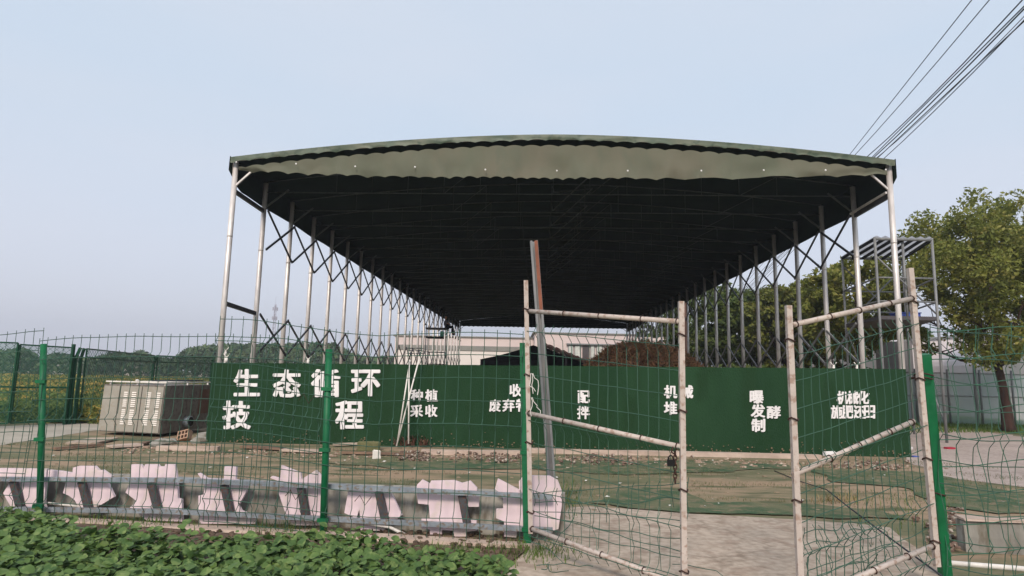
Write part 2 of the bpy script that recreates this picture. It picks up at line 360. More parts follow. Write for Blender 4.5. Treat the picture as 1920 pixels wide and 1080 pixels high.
for i, y in enumerate(YS):                  # posts
    for sx in (0, W):
        mb = MB(); mb.tube([L(sx, y, .12), L(sx, y, 6.7)], .066, 10)
        mb.tube([L(sx, y, 4.78), L(sx, y, 4.84)], .068, 10); mb.tube([L(sx, y, 0.05), L(sx, y, .13)], .11, 10)
        o = part('post', mb, G['galv'], shed)
    # truss: flat bottom chord, arched top chord, web, two knee braces
    mb = MB(); r = .018; e = .3
    zc = 6.44
    if i: mb.tube([L(.05, y, zc), L(W - .05, y, zc)], r, 5)
    mb.tube([L(W * k / 16, y, min(arch(W * k / 16) - .05, 9)) for k in range(17)], r, 5)
    if i:
        for k in range(2, 15, 1):
            x = W * k / 16
            mb.tube([L(x, y, zc), L(x, y, arch(x) - .06)], .008, 4, False)
            if k < 14 and k % 4 == 1: mb.tube([L(x, y, zc if k % 2 else arch(x) - .06), L(x + W / 16, y, (arch(x + W / 16) - .06) if k % 2 else zc)], .011, 4, False)
    mb.bar(L(.03, y, 6.0 if i else 6.08), L(.66 if i else .48, y, 6.52), .04, .04)
    mb.bar(L(W - .03, y, 6.0 if i else 6.08), L(W - (.66 if i else .48), y, 6.52), .04, .04)
    part('truss', mb, G['truss'] if i else G['galv'], shed)
for sx in (0, W):                           # scissor braces
    o = .075 if sx == 0 else -.075
    for i in range(NB):
        y0, y1 = YS[i], YS[i + 1]
        if i == 0:
            for zz, zz2, r in ((5.96, 5.9, .045), (3.14, 3.06, .045)):
                if sx and zz < 4: continue
                mb = MB(); mb.bar(L(sx, y0, zz), L(sx, y1, zz2), .07, .1); part('tie_bar', mb, G['brace'], shed)
            if sx:
                mb = MB(); mb.bar(L(sx - .1, y0, 6.02), L(sx - .1, y1, 5.96), .04, .05); part('tie_bar', mb, G['galv'], shed)
            continue
        for zt, zb in ((5.95, 4.84), (3.06, 2.02)):
            mb = MB(); t = .031
            mb.bar(L(sx + o, y0 + .08, zt), L(sx + o, y1 + .08, zb), .03, .06); mb.bar(L(sx + o + t, y0 + .08, zb), L(sx + o + t, y1 + .08, zt), .03, .06)
            mb.blob(L(sx + o + .01, y1 + .08, zb), (.035, .035, .05), rng, .1); part('scissor_brace', mb, G['channel'] if (sx and zt < 4) else G['brace'], shed)  # lighter steel on the lower right braces paints in their shine
# roof scissors down the ridge
for i in range(1, 9):
    y0, y1 = YS[i], YS[i + 1]; mb = MB(); x = 8.0
    mb.bar(L(x, y0, 6.5), L(x + 1.2, y1, 7.2), .02, .03); mb.bar(L(x + 1.2, y0, 7.2), L(x, y1, 6.5), .02, .03)
    mb.bar(L(x, y0, 6.5), L(x, y1, 7.25), .02, .03)
    part('ridge_brace', mb, G['truss'], shed)

# ------------------------------------------------------------------ the turf-covered sign board and its letters
S0 = pz(385, 829); S1 = pz(1709, 858); zl = at(400, 680, S0.y).z; zr = at(1700, 692, S1.y).z
sd = (S1 - S0); sd.z = 0; slen = sd.length; sd.normalize(); sn = Vector((sd.y, -sd.x, 0))
if sn.y > 0: sn = -sn                        # towards the camera
sign = thing('sign_wall', tuple((S0 + S1) / 2), 'long low wall covered in dark green artificial turf with white letters', 'sign')
mb = MB(); n = 60; ft = []; 
for i in range(n):
    a = S0 + sd * (slen * i / n); b = S0 + sd * (slen * (i + 1) / n); q = i / n; q2 = (i + 1) / n
    so = sn * (.006 * ((i // 6) % 2)); wv = lambda t: sn * (.018 * nv((t * 14, 0, 3), 1)) + so
    za = zl + (zr - zl) * q + .012 * nv((q * 25, 2, 2), 1); zb_ = zl + (zr - zl) * q2 + .012 * nv((q2 * 25, 2, 2), 1)
    th = -sn * .12
    a2 = a + wv(q); b2 = b + wv(q2)
    mb.hexa([a2, b2, b + th, a + th], [a2 + Z * za, b2 + Z * zb_, b + th + Z * zb_, a + th + Z * za])
part('turf_face', mb, G['turf'], sign)
mb = MB(); rg = random.Random(4)
for i in range(420):
    q = rg.random(); zz = abs(rg.gauss(0, .09)) + .015; c_ = S0 + sd * (slen * q) + sn * .045 + Z * zz; r_ = rg.uniform(.004, .02)
    mb.blob(c_, (r_, .004, r_ * rg.uniform(.5, 1)), rg)
o = part('mud_specks', mb, mat('mud', lin(120, 104, 84), None, rough=1), sign); o['kind'] = 'stuff'
FONT = {}
def glyph(ch, off):
    k = (ch, off)
    if k not in FONT:
        c = bpy.data.curves.new('t', 'FONT'); c.body = ch; c.extrude = .5; c.offset = off; c.resolution_u = 2
        o = bpy.data.objects.new('t', c); C.objects.link(o)
        dg = bpy.context.evaluated_depsgraph_get(); dg.update()
        m = bpy.data.meshes.new_from_object(o.evaluated_get(dg))
        vs = [tuple(v.co) for v in m.vertices]; fs = [tuple(p.vertices) for p in m.polygons]
        bpy.data.objects.remove(o); bpy.data.curves.remove(c); bpy.data.meshes.remove(m)
        FONT[k] = (vs, fs)
    return FONT[k]
def letter(ch, x0, y0, x1, y1, off=.033, depth=.035):
    v0, f0 = glyph(ch, 0.0); vs = []; fs = []          # heavy strokes: the glyph repeated in a small ring of offsets
    for k, (ox, oy) in enumerate([(0, 0), (1, 0), (-1, 0), (0, .7), (0, -.7), (.8, .6), (-.8, .6), (.8, -.6), (-.8, -.6)]):
        b = len(vs); vs += [(v[0] + ox * off, v[1] + oy * off, v[2] * (1 - .012 * k) + .5 * -.012 * k) for v in v0]; fs += [tuple(i + b for i in f) for f in f0]
    ax_, bx_ = min(v[0] for v in vs), max(v[0] for v in vs); ay, by = min(v[1] for v in vs), max(v[1] for v in vs)
    Pf = S0 + sn * .03
    tl = onplane(x0, y0, Pf, sn); tr = onplane(x1, y0, Pf, sn); bl = onplane(x0, y1, Pf, sn); br = onplane(x1, y1, Pf, sn)
    out = []
    for v in vs:
        u = (v[0] - ax_) / (bx_ - ax_); q = (v[1] - ay) / (by - ay)
        p = (bl.lerp(br, u)).lerp(tl.lerp(tr, u), q); out.append(p + sn * ((v[2] + .5) * depth - .03))
    mb = MB(); mb.add(out, fs)
    part('letter', mb, G['white'], sign)
for a in [('生', 438, 692, 487, 743), ('态', 511, 692, 564, 745), ('循', 583, 692, 638, 745), ('环', 658, 693, 713, 743),
          ('技', 417, 751, 470, 805), ('程', 628, 751, 682, 805)]: letter(*a)
for a in [('种', 770, 730, 793, 752), ('植', 797, 730, 821, 753), ('采', 769, 759, 793, 782), ('收', 797, 759, 820, 782),
          ('收', 955, 720, 979, 744), ('废', 917, 749, 939, 772), ('弃', 942, 748, 965, 772), ('物', 967, 748, 991, 772),
          ('配', 1083, 732, 1106, 756), ('拌', 1082, 761, 1106, 786), ('机', 1245, 722, 1270, 747), ('械', 1274, 722, 1300, 747),
          ('堆', 1245, 753, 1270, 778), ('曝', 1406, 732, 1432, 757), ('发', 1408, 758, 1435, 783), ('酵', 1438, 761, 1464, 785),
          ('制', 1409, 785, 1435, 810), ('机', 1569, 733, 1590, 758), ('械', 1589, 733, 1610, 758), ('化', 1608, 733, 1631, 758),
          ('施', 1558, 760, 1580, 785), ('肥', 1579, 760, 1601, 785), ('还', 1600, 760, 1622, 785), ('田', 1620, 760, 1641, 785)]:
    letter(*a, off=.035, depth=.03)

# ledge slabs in front of the sign, rubble, planks, small junk
def slab(name, p0, p1, wd, ht, m, label, cat, group=None, z=0.0, seed=0):
    a = Vector((p0.x, p0.y, 0)); b = Vector((p1.x, p1.y, 0)); d = (b - a).normalized(); s_ = Vector((d.y, -d.x, 0))
    if s_.y > 0: s_ = -s_
    mb = MB(); r = random.Random(seed); n = max(2, int((b - a).length / .5)); prev = None
    rows = []
    for i in range(n + 1):
        c = a.lerp(b, i / n); j = lambda k: .012 * r.uniform(-1, 1)
        rows.append([c + s_ * (wd / 2 + j(0)) + Z * z, c - s_ * (wd / 2) + Z * z, c - s_ * (wd / 2) + Z * (z + ht + j(0) * .5), c + s_ * (wd / 2 - .01 + j(0)) + Z * (z + ht + j(0) * .5)])
    vs = [v for rw in rows for v in rw]; fs = [(3, 2, 1, 0), tuple(n * 4 + k for k in range(4))]
    for i in range(n):
        for k in range(4): fs.append((i * 4 + k, i * 4 + (k + 1) % 4, i * 4 + 4 + (k + 1) % 4, i * 4 + 4 + k))
    mb.add(vs, fs); o = mb.build(name, m); return tag(o, label, cat, group)
grp = 'pale concrete ledges below the sign board'
for i, (x0, y0, x1, y1, lb) in enumerate([(790, 852, 975, 854, 'pale concrete ledge left of the green fence post below the sign'), (990, 849, 1262, 855, 'pale concrete ledge below the sign between fence post and chain'),
                            (1266, 855, 1538, 861, 'long clean concrete ledge below the sign beside the open gate gap'), (295, 845, 410, 846, 'white concrete ledge below the left end of the sign')]):
    slab('concrete_ledge', pz(x0, y0), pz(x1, y1), .16, .09, G['kerb'], lb, 'ledge', grp, seed=i)
rng = random.Random(77)
mb = MB()
for i in range(1100):
    x = rng.uniform(230, 1720); yb = 838 + (x - 385) * .022; y = yb + abs(rng.gauss(0, 1)) * 6 + rng.uniform(2, 9)
    p = pz(x, y); r = rng.uniform(.008, .03) * (1 if rng.random() < .93 else 2)
    mb.blob((p.x, p.y, r * .35), (r * rng.uniform(.8, 1.6), r, r * .55), rng)
tag(mb.build('rubble', G['brick'], None, (0, 0, 0)), 'brick and plaster rubble strewn along the foot of the sign', 'rubble', kind='stuff')
mb = MB()
for i in range(420):
    x = rng.choice([rng.gauss(930, 30), rng.gauss(1130, 60), rng.gauss(1640, 50), rng.gauss(1780, 22), rng.gauss(780, 20)]); y = (838 + (x - 385) * .022 + rng.uniform(2, 20)) if x < 1715 else rng.uniform(962, 1042)
    p = pz(x, y); r = rng.uniform(.02, .05) * (.8 if x < 1715 else .9)
    mb.blob((p.x, p.y, r * .5 + (rng.random() * .05)), (r * rng.uniform(.8, 1.4), r, r * .7), rng)
tag(mb.build('rubble', mat('dark_rubble', lin(120, 98, 86), lin(84, 70, 62), 5, rough=1, c3=lin(170, 162, 150)), None, (0, 0, 0)), 'dark brown broken stones heaped by the ledges and the broken wall end', 'rubble', kind='stuff')
for i, (x0, y0, x1, y1, wd, m, lb) in enumerate([
        (100, 846, 190, 838, .16, 'wood', 'thin brown board lying leftmost in front of the cabinet'), (150, 836, 195, 826, .55, 'conc', 'grey sheet lying at the left foot of the cabinet'),
        (205, 842, 262, 838, .3, 'kerb', 'pale sheet under the front corner of the cabinet'), (262, 838, 300, 826, .12, 'wood', 'dark plank sticking out from under the cabinet'),
        (530, 848, 612, 851, .25, 'kerb', 'broken pale slab left of the middle fence post'), (455, 842, 530, 846, .2, 'wood', 'brown plank lying left of the pale slab by the middle post'),
        (625, 838, 740, 834, .14, 'conc', 'grey plank lying behind the mossy block'), (640, 853, 780, 856, .12, 'wood', 'brown plank lying in front of the mossy block')]):
    slab('loose_board', pz(x0, y0), pz(x1, y1), wd, .035, G[m], lb, 'board', 'loose boards below the sign', z=.03, seed=i + 30)
def block(name, x0, x1, yb, ht, dp, m, label, cat, tilt=0.0):
    a = pz(x0, yb); b = pz(x1, yb); c = (a + b) / 2; u = (b - a).normalized(); mb = MB(); l = (b - a).length; v = Vector((-u.y, u.x, 0))
    mb.box((0, 0, 0), (l, dp, ht)); r = random.Random(int(x0))
    import bmesh
    bm = bmesh.new(); me = bpy.data.meshes.new('x'); me.from_pydata([Vector(q) for q in mb.v], [], mb.f); bm.from_mesh(me)
    bmesh.ops.bevel(bm, geom=bm.edges[:], offset=ht * .1, segments=2, affect='EDGES'); bmesh.ops.subdivide_edges(bm, edges=bm.edges[:], cuts=1)
    out = MB(); bm.verts.ensure_lookup_table()
    vs = []
    for q in bm.verts:
        p = q.co + Vector([.12 * ht * nv(q.co * 9 + Vector((x0, 0, k)), 1) for k in range(3)])
        vs.append(c + u * p.x + v * (p.y + dp / 2) + Z * (p.z + ht / 2 + tilt * p.x))
    out.add(vs, [tuple(k.index for k in f.verts) for f in bm.faces]); bm.free(); bpy.data.meshes.remove(me)
    return tag(out.build(name, m), label, cat)
block('mossy_block', 669, 712, 846, .17, .25, mat('moss', lin(118, 116, 84), lin(96, 98, 66), 9, rough=1, bump=.5), 'mossy yellow-green block resting on the slabs by the middle fence post', 'block')
block('plaster_chunk', 1549, 1568, 856, .1, .12, G['white'], 'white plaster chunk lying on the ledge right of the gate gap', 'stone')
block('plaster_chunk', 522, 533, 829, .07, .08, G['white'], 'small white chunk lying against the left part of the sign', 'stone')
block('brick', 536, 556, 831, .07, .1, mat('redbrick', lin(112, 66, 56), lin(92, 56, 48), 9, rough=.95), 'reddish brown brick next to the small white chunk', 'brick')
block('foam_scrap', 698, 713, 861, .16, .04, G['pvc'], 'small pale scrap standing in the dirt below the mossy block', 'scrap')
# hollow block by the cabinet
p = pz(345, 829); hb = thing('hollow_brick', tuple(p), 'tan hollow brick with six holes lying under the duct of the cabinet', 'brick')
u = Vector((.95, -.2, .25)).normalized(); nrm = Vector((-.1, -.9, .45)).normalized(); v_ = nrm.cross(u).normalized(); v_ = v_ if v_.z > 0 else -v_
mb = MB(); c0 = p + Z * .13; ww, hh, dd = .27, .2, .16
for i in range(4): mb.box(c0 + u * (-ww / 2 + .012 + i * (ww - .024) / 3), (.024, hh, dd), u, v_, nrm)
for j in range(3): mb.box(c0 + v_ * (-hh / 2 + .012 + j * (hh - .024) / 2) + nrm * .001, (ww - .002, .024, dd - .006), u, v_, nrm)
part('shell', mb, mat('clay', lin(170, 140, 118), lin(150, 120, 100), 9, rough=.95), hb)
mb = MB(); mb.box(c0 - nrm * (dd / 2 - .01), (ww - .01, hh - .01, .012), u, v_, nrm); part('back_wall', mb, G['tie'], hb)

# two thin white tripods leaning against the sign
tri = thing('tripod_sprinkler', tuple(pz(757, 832)), 'white three legged pole stand with wire heads leaning at the turf sign', 'stand')
for (x0, y0, Y0, x1, y1, Y1) in [(743, 838, 13.2, 786, 672, 13.45), (745, 830, 13.3, 769, 675, 13.5), (766, 832, 13.2, 767, 676, 13.45)]:
    mb = MB(); mb.tube([at(x0, y0, Y0), at(x1, y1, Y1)], .016, 6); part('leg', mb, G['pvc'], tri)
for (x, y) in [(770, 668), (787, 668)]:
    mb = MB(); c = at(x, y, 13.45)
    mb.tube([c, c + Z * .09], .02, 6)
    for k in range(3):
        mb.tube([c + Vector((math.cos(t) * .09, math.sin(t) * .09, .06 + k * .055)) for t in [q * .6 for q in range(10)]], .007, 4)
    part('wire_head', mb, G['brace'], tri)
# small forked standpipes behind the sign
for (x, y, Y, lb) in [(425, 668, 14.6, 'short white forked pipe above the sign by the second left canopy post'), (424 - 59, 662, 14.8, None), (578, 672, 15.4, 'short white forked pipe above the sign left of the middle fence post'),
                      (1563, 684, 14.8, 'short white forked pipe above the sign between right canopy posts'), (1607, 684, 14.8, 'short white forked pipe above the sign beside the right scaffold')]:
    if lb is None: x, y, Y, lb = 423, 656, 15.3, 'thin white T shaped pipe above the left end of the sign'
    c = at(x, y, Y); st = thing('standpipe', (c.x, c.y, 0), lb, 'pipe', 'short pipes showing above the sign')
    mb = MB(); mb.tube([(c.x, c.y, 0), (c.x, c.y, c.z)], .02, 8); mb.tube([(c.x, c.y, c.z - .14), (c.x, c.y, c.z - .04)], .035, 8); part('pipe', mb, G['pvc'], st)
    for s_ in (-1, 1):
        mb = MB(); mb.tube([(c.x, c.y, c.z - .04), (c.x + s_ * .07, c.y, c.z + .06)], .01, 6); part('fork', mb, G['pvc'], st)

# ------------------------------------------------------------------ mesh fences and gates
def mesh_patch(TL, TR, BR, BL, rows=10, cols=19, r=.0034, vrows=(1, 4, 8), vd=.045, disp=None, tip=.03, nrm=None, skip=0.0, seed=0):
    rg = random.Random(seed); mb = MB()
    TL, TR, BR, BL = map(Vector, (TL, TR, BR, BL))
    H = ((TL - BL).length + (TR - BR).length) / 2
    if nrm is None: nrm = (TR - TL).cross(TL - BL).normalized()
    def P(u, v):
        p = (TL.lerp(TR, u)).lerp(BL.lerp(BR, u), v)
        if disp: p = p + disp(u, v)
        return p
    hv = .055 / H
    rv = [i / (rows - 1) for i in range(rows)]
    for i, v in enumerate(rv):
        off = nrm * vd if i in vrows else Vector((0, 0, 0))
        mb.tube([P(u / 24, v) + off for u in range(25)], r * 1.1, 4, False)
    for k in range(cols):
        u = (k + .5) / cols if cols < 4 else k / (cols - 1)
        vs = [-tip / H]
        pts = [P(u, -tip / H)]
        for i, v in enumerate(rv):
            if i in vrows:
                pts.append(P(u, v - hv)); pts.append(P(u, v) + nrm * vd); pts.append(P(u, v + hv))
            else: pts.append(P(u, v))
            if i < rows - 1: pts.append(P(u, v + .5 / (rows - 1)))
        if skip and rg.random() < skip: pts = pts[:max(4, int(len(pts) * rg.uniform(.4, .8)))]
        mb.tube(pts, r, 4, False)
    return mb
def interp(tab, x):
    if x <= tab[0][0]: return tab[0][1]
    for (a, b), (c, d) in zip(tab, tab[1:]):
        if x <= c: return b + (d - b) * (x - a) / (c - a)
    return tab[-1][1]
def post_mesh(a, b, r=.035, square=False, n=10):
    mb = MB()
    if square: mb.bar(a, b, r * 2, r * 2, up=(0, 1, .1))
    else: mb.tube([a, b], r, n)
    return mb
def ring(mb, c, r, m=8): mb.tube([c + Vector((math.cos(t) * r, math.sin(t) * r, .01 * math.sin(t * 2))) for t in [2 * math.pi * k / m for k in range(m + 1)]], .006, 5)

YA = pz(75, 975).y
fence = thing('wire_fence', (-2.4, 6.4, 0), 'sagging green welded wire fence on three green posts in front of the sign', 'fence')
posts = [((82, 645), (75, 975), YA, .03), ((617, 655), (606, 1003), 6.17, .034), ((981, 643), (989, 1023), 5.95, .034)]
for (t, b, Y, r) in posts:
    pb = pz(b[0], b[1]); pt = at(t[0], t[1], Y)
    mb = post_mesh(pb - Z * .05, pt, r, square=(t[0] > 900), n=12)
    po = part('post', mb, G['green'], fence)
    for q in (.08, .45, .78):
        mb = MB(); mb.box(pb.lerp(pt, q) + Vector((0, -.03, 0)), (.1, .03, .035)); part('clip', mb, G['green'], po)
def wob(seed, a=.02, zoff=None):
    def d(u, v):
        z = interp(zoff, u) if zoff else 0
        return Vector((a * nv((u * 3, v * 3, seed)), a * 1.6 * nv((u * 3, v * 3, seed + 7)), z * (1 - .45 * v) + a * .7 * nv((u * 5, v * 2, seed + 3))))
    return d
def down(p, z=.03): return Vector((p.x, p.y, z))
a = at(-150, 642, YA + .3); b = at(82, 620, YA)
part('mesh_panel', mesh_patch(a, b, down(b), down(a), 10, 15, disp=wob(1, .012), seed=1), G['wire'], fence)
a = at(75, 634, YA - .02); b = at(612, 632, 6.15)
part('mesh_panel', mesh_patch(a, b, down(b, -.02), down(a, -.02), 10, 33, disp=wob(2, .012, [(0, -.03), (.06, -.015), (.14, 0), (.35, .015), (.65, .012), (.85, -.01), (1, -.08)]), seed=2), G['wire'], fence)
a = at(413, 598, 6.27); b = at(981, 627, 5.9)
part('mesh_panel', mesh_patch(a, b, down(b, .0), down(a, .08), 10, 26, disp=wob(3, .014, [(0, 0), (.1, .01), (.35, -.05), (.43, -.08), (.54, -.09), (.65, -.045), (.8, -.01), (1, 0)]), seed=3), G['wire'], fence)
mb = MB()
for (x, y) in [(535, 930), (665, 940), (560, 750)]:
    c = at(x, y, 6.1); mb.tube([c, c + Vector((.05, -.02, .06)), c + Vector((.1, -.01, -.03)), c + Vector((.16, -.03, .05))], .004, 4)
part('tie_wire', mb, G['tie'], fence)

# right hand fence: leaning post and two crumpled panels
fr = thing('wire_fence', tuple(pz(1772, 1084)), 'buckled green wire fence hung on the leaning post right of the gate', 'fence')
pb = pz(1773, 1084); pt = at(1732, 664, 4.93)
po = part('post', post_mesh(pb, pt, .036, True), G['green'], fr)
mb = MB(); ring(mb, pt.lerp(pb, .09) + Vector((-.03, -.02, 0)), .065); ring(mb, pt.lerp(pb, .1) + Vector((-.05, -.02, -.01)), .075); ring(mb, pt.lerp(pb, .62), .052); part('tie_wire', mb, G['tie'], po)
def crum(seed, a): return lambda u, v: Vector((a * nv((u * 4, v * 4, seed)), a * 2 * nv((u * 4, v * 4, seed + 7)), a * .9 * nv((u * 4, v * 3, seed + 3))))
a = at(1744, 613, 5.0); b = at(2250, 668, 4.9)
part('mesh_panel', mesh_patch(a, b, down(b, -.1), down(a, .15), 10, 18, disp=crum(4, .06), seed=4), G['wire'], fr)
a = at(1740, 623, 5.15); b = at(2250, 585, 5.2)
part('mesh_panel', mesh_patch(a, b, down(b, .2), down(a, .0), 10, 14, disp=crum(5, .05), seed=5), G['wire_new'], fr)

def gate_leaf(label, TLp, TRp, BRp, BLp, mid, postL, postR, mpan, seed, rows=10, cols=17):
    """frame corners as (x,y,Y); mid: pixel y of the middle rail at both sides; posts: ((xtop,ytop),(xbot,ybot),Y)"""
    base = at(*BLp); base.z = 0
    g = thing('wire_gate', tuple(base), label, 'gate', 'two open gate leaves')
    TL, TR, BR, BL = at(*TLp), at(*TRp), at(*BRp), at(*BLp)
    for ((xt, yt), (xb, yb), Y) in (postL, postR):
        p0 = at(xb, yb, Y); p0.z = max(p0.z, .02); p1 = at(xt, yt, Y)
        po = part('upright', post_mesh(p0, p1, .019, True), G['tube'], g)
        nn = 4
        for k in range(nn):
            mb = MB(); ring(mb, p1.lerp(p0, .12 + .8 * k / (nn - 1)), .032); part('tie_wire', mb, G['tie'], po)
    ML = at(TLp[0], mid[0], TLp[2]); MR = at(TRp[0], mid[1], TRp[2])
    for (p, q) in ((TL, TR), (ML, MR), (BL, BR)):
        mb = MB(); mb.tube([p, q], .019, 12); ra = part('rail', mb, G['tube'], g)
        d = (q - p).normalized(); sdv = d.cross(Z).normalized(); up = sdv.cross(d)
        for k in (.02, .28, .52, .78, .98):
            c = p.lerp(q, k); mb = MB(); mb.tube([c + (sdv * math.cos(t) + up * math.sin(t)) * .024 for t in [2 * math.pi * j / 8 for j in range(9)]], .0045, 4); part('tie_wire', mb, G['tie'], ra)
    a, b, c, d = mpan
    def dd(u, v): 
        k = .01 + .03 * max(0, v - .7)
        return Vector((k * nv((u * 5, v * 5, seed)), k * 2 * nv((u * 5, v * 5, seed + 7)), k * nv((u * 5, v * 4, seed + 3))))
    part('mesh_panel', mesh_patch(at(*a), at(*b), at(*c), at(*d), rows, cols, r=.003, disp=dd, vrows=(0, 4, 7, 9), tip=.07, seed=seed), G['wire'], g)
    return g
HL, FL_, HR, FR_ = 5.55, 4.56, 4.86, 4.38
gl = gate_leaf('left gate leaf of pale tube and wire mesh swung open from the green post',
          (988, 583, HL), (1277, 603, FL_), (1281, 1097, FL_), (993, 990, HL), (774, 838),
          ((986, 526), (995, 1000), HL), ((1277, 565), (1283, 1118), FL_),
          ((993, 621, HL + .02), (1277, 649, FL_ + .02), (1281, 1088, FL_ + .03), (998, 1003, HL + .02)), 11)
grr = gate_leaf('right gate leaf, pale tube frame with wire mesh, tied to the leaning post',
          (1487, 609, FR_), (1713, 559, HR), (1752, 1022, HR), (1501, 1128, FR_), (890, 790),
          ((1478, 573), (1503, 1150), FR_), ((1706, 503), (1757, 1062), HR),
          ((1489, 664, FR_ + .02), (1712, 607, HR + .02), (1752, 1040, HR + .04), (1501, 1150, FR_ + .03)), 13)
# crumpled loose mesh at the foot of each leaf
tang = MB(); rg = random.Random(5)
def scribble(mb, c, ext, n, rg, r=.003):
    for i in range(n):
        p = Vector(c) + Vector((rg.uniform(-1, 1) * ext[0], rg.uniform(-1, 1) * ext[1], rg.uniform(0, 1) * ext[2])); pts = [p]; d = Vector((rg.uniform(-1, 1), rg.uniform(-.4, .4), rg.uniform(-.7, .7)))
        for k in range(7):
            d = d + Vector((rg.uniform(-.4, .4), rg.uniform(-.3, .3), rg.uniform(-.4, .4))); d.normalize(); p = p + d * rg.uniform(.04, .1); p.z = max(.015, p.z); pts.append(p.copy())
        mb.tube(pts, r, 4, False)
def lp(label, TL, TR, BR, BL, seed, cat='wire mesh', amp=.04, rows=6, cols=13):
    def dd(u, v): return Vector((amp * nv((u * 4, v * 4, seed)), amp * 1.5 * nv((u * 4, v * 4, seed + 7)), amp * nv((u * 4, v * 4, seed + 3))))
    mb = mesh_patch(TL, TR, BR, BL, rows, cols, r=.003, disp=dd, vrows=(2,), vd=.04, skip=.5, seed=seed)
    c = (Vector(BL) + Vector(BR)) / 2; scribble(mb, (c.x, c.y, .02), (.5, .12, .12), 6, random.Random(seed))
    for i, v in enumerate(mb.v):
        if v[2] < .012: mb.v[i] = (v[0], v[1], .012)
    return tag(mb.build('loose_mesh', G['wire']), label, cat)
lp('crumpled wire mesh sheet drooping at the foot of the left gate leaf', at(1000, 925, 5.7), at(1290, 905, 4.95), at(1290, 1085, 4.9), at(1010, 1006, 5.6), 31)
lp('crumpled wire mesh sheet drooping at the foot of the right gate leaf', at(1508, 1000, 4.7), at(1640, 975, 5.2), at(1690, 1040, 5.2), at(1515, 1110, 4.6), 33, cols=9)

# chain and padlock hanging from the left leaf
ch = thing('chain', tuple(at(1262, 890, 4.75)), 'rusty dark chain with a padlock hanging by the free edge of the left gate leaf', 'chain')
mb = MB(); Yc = 4.6
for k in range(7):
    c = at(1266, 850 + k * 8.5, Yc); a1 = Vector((1, 0, 0)) if k % 2 else Vector((0, 1, 0))
    mb.tube([c + a1 * (math.cos(t) * .012) + Z * (math.sin(t) * .022) for t in [2 * math.pi * j / 8 for j in range(9)]], .0045, 5)
part('links', mb, G['tie'], ch)
mb = MB(); c = at(1258, 868, Yc); mb.box(c, (.05, .022, .045)); mb.tube([c + Vector((math.cos(t) * .018, 0, .022 + math.sin(t) * .03)) for t in [math.pi * j / 8 for j in range(9)]], .005, 5); part('padlock', mb, G['black'], ch)
mb = MB(); mb.tube([at(1262, 838, 4.58), at(1259, 848, 4.6), at(1266, 852, 4.6)], .006, 5); part('hook', mb, G['tie'], ch)
# dark cable trailing across the right opening
mb = MB(); mb.tube([pz(1452, 885) + Z * .02, pz(1500, 905) + Z * .02, pz(1550, 925) + Z * .05, at(1590, 950, 6.6), at(1650, 995, 5.8), at(1700, 1032, 5.3), at(1766, 1080, 4.95)], .007, 6)
tag(mb.build('cable', G['cable']), 'thin black cable running diagonally over the ground to the leaning green post', 'cable')
# string caught on the hinge upright
mb = MB(); rg = random.Random(8)
for k in range(5):
    p = at(995 + k, 700 + 45 * (k % 2), 5.5); pts = [p]
    for j in range(5): p = p + Vector((rg.uniform(-.01, .035), -.004, -rg.uniform(.01, .05))); pts.append(p)
    mb.tube(pts, .003, 4)
tag(mb.build('twine', G['pvc']), 'frayed pale twine knotted on the hinge upright of the left gate leaf', 'twine')

# leaning rusty-topped channel
pb = pz(1042, 1001); pt = at(1001, 452, pb.y); cb = thing('steel_channel', tuple(pb), 'tall grey steel channel leaning upright behind the left gate with a rusty top', 'beam')
def chan(p, q):
    mb = MB(); d = (q - p).normalized(); s_ = Vector((1, 0, 0)); s_ = (s_ - d * s_.dot(d)).normalized(); n_ = d.cross(s_)
    for (ox, oy, wx, wy) in ((0, .03, .08, .006), (-.037, 0, .006, .054), (.037, 0, .006, .054), (-.027, -.03, .02, .006), (.027, -.03, .02, .006)):
        mb.box((p + q) / 2 + s_ * ox + n_ * oy, (wx, wy, (q - p).length), s_, n_, d)
    return mb
part('channel', chan(pb, pt), G['channel'], cb)
mb = MB(); d_ = (pt - pb).normalized(); q0 = pt.lerp(pb, .26) + Vector((.02, -.036, 0)); q1 = pt + Vector((.02, -.036, -.002)); mb.bar(q0, q1, .034, .004, up=(0, 1, 0)); part('rust_streak', mb, G['rust'], cb, 'rusty brown strip down the top of the channel')

# ------------------------------------------------------------------ low wall, kerb, fallen foam letters and their rack
FA = pz(76, 975); FB = pz(989, 1023); fd = (FB - FA); fd.z = 0; fd.normalize(); fn = Vector((fd.y, -fd.x, 0))
if fn.y > 0: fn = -fn
def fl(s, off, z): return FB + fd * s - fn * off + Z * z   # s along fence (m, 0 at the gate post), off behind it
slab('kerb_strip', fl(-8, -.05, 0), fl(.05, -.05, 0), .15, .03, G['kerb'], 'pale pinkish concrete kerb running under the left wire fence', 'kerb', seed=3)
def lowwall(name, s0, s1, off, h, label, seed, org=FB, d=fd):
    mb = MB(); n = 60; rows = []
    for i in range(n + 1):
        s = s0 + (s1 - s0) * i / n; hz = h + .012 * nv((s * 2, seed, 0), 1); hz = hz - (.1 * max(0, 1 - abs(s - s1) / .12) if name == 'x' else 0)
        j = .012 * nv((s * 3, seed, 5), 1)
        q = lambda o_, z_: org + d * s - fn * (o_ + j) + Z * z_
        rows.append([q(off, .0), q(off, hz * .5), q(off + .02, hz), q(off + .14, hz), q(off + .14, 0)])
    vs = [v for r_ in rows for v in r_]; fs = [(0, 1, 2, 3, 4), tuple(n * 5 + k for k in (4, 3, 2, 1, 0))]
    for i in range(n):
        for k in range(4): fs.append((i * 5 + k, i * 5 + 5 + k, i * 5 + 6 + k, i * 5 + 1 + k))
    mb.add(vs, fs); return tag(mb.build(name, G['conc_wall']), label, 'wall')
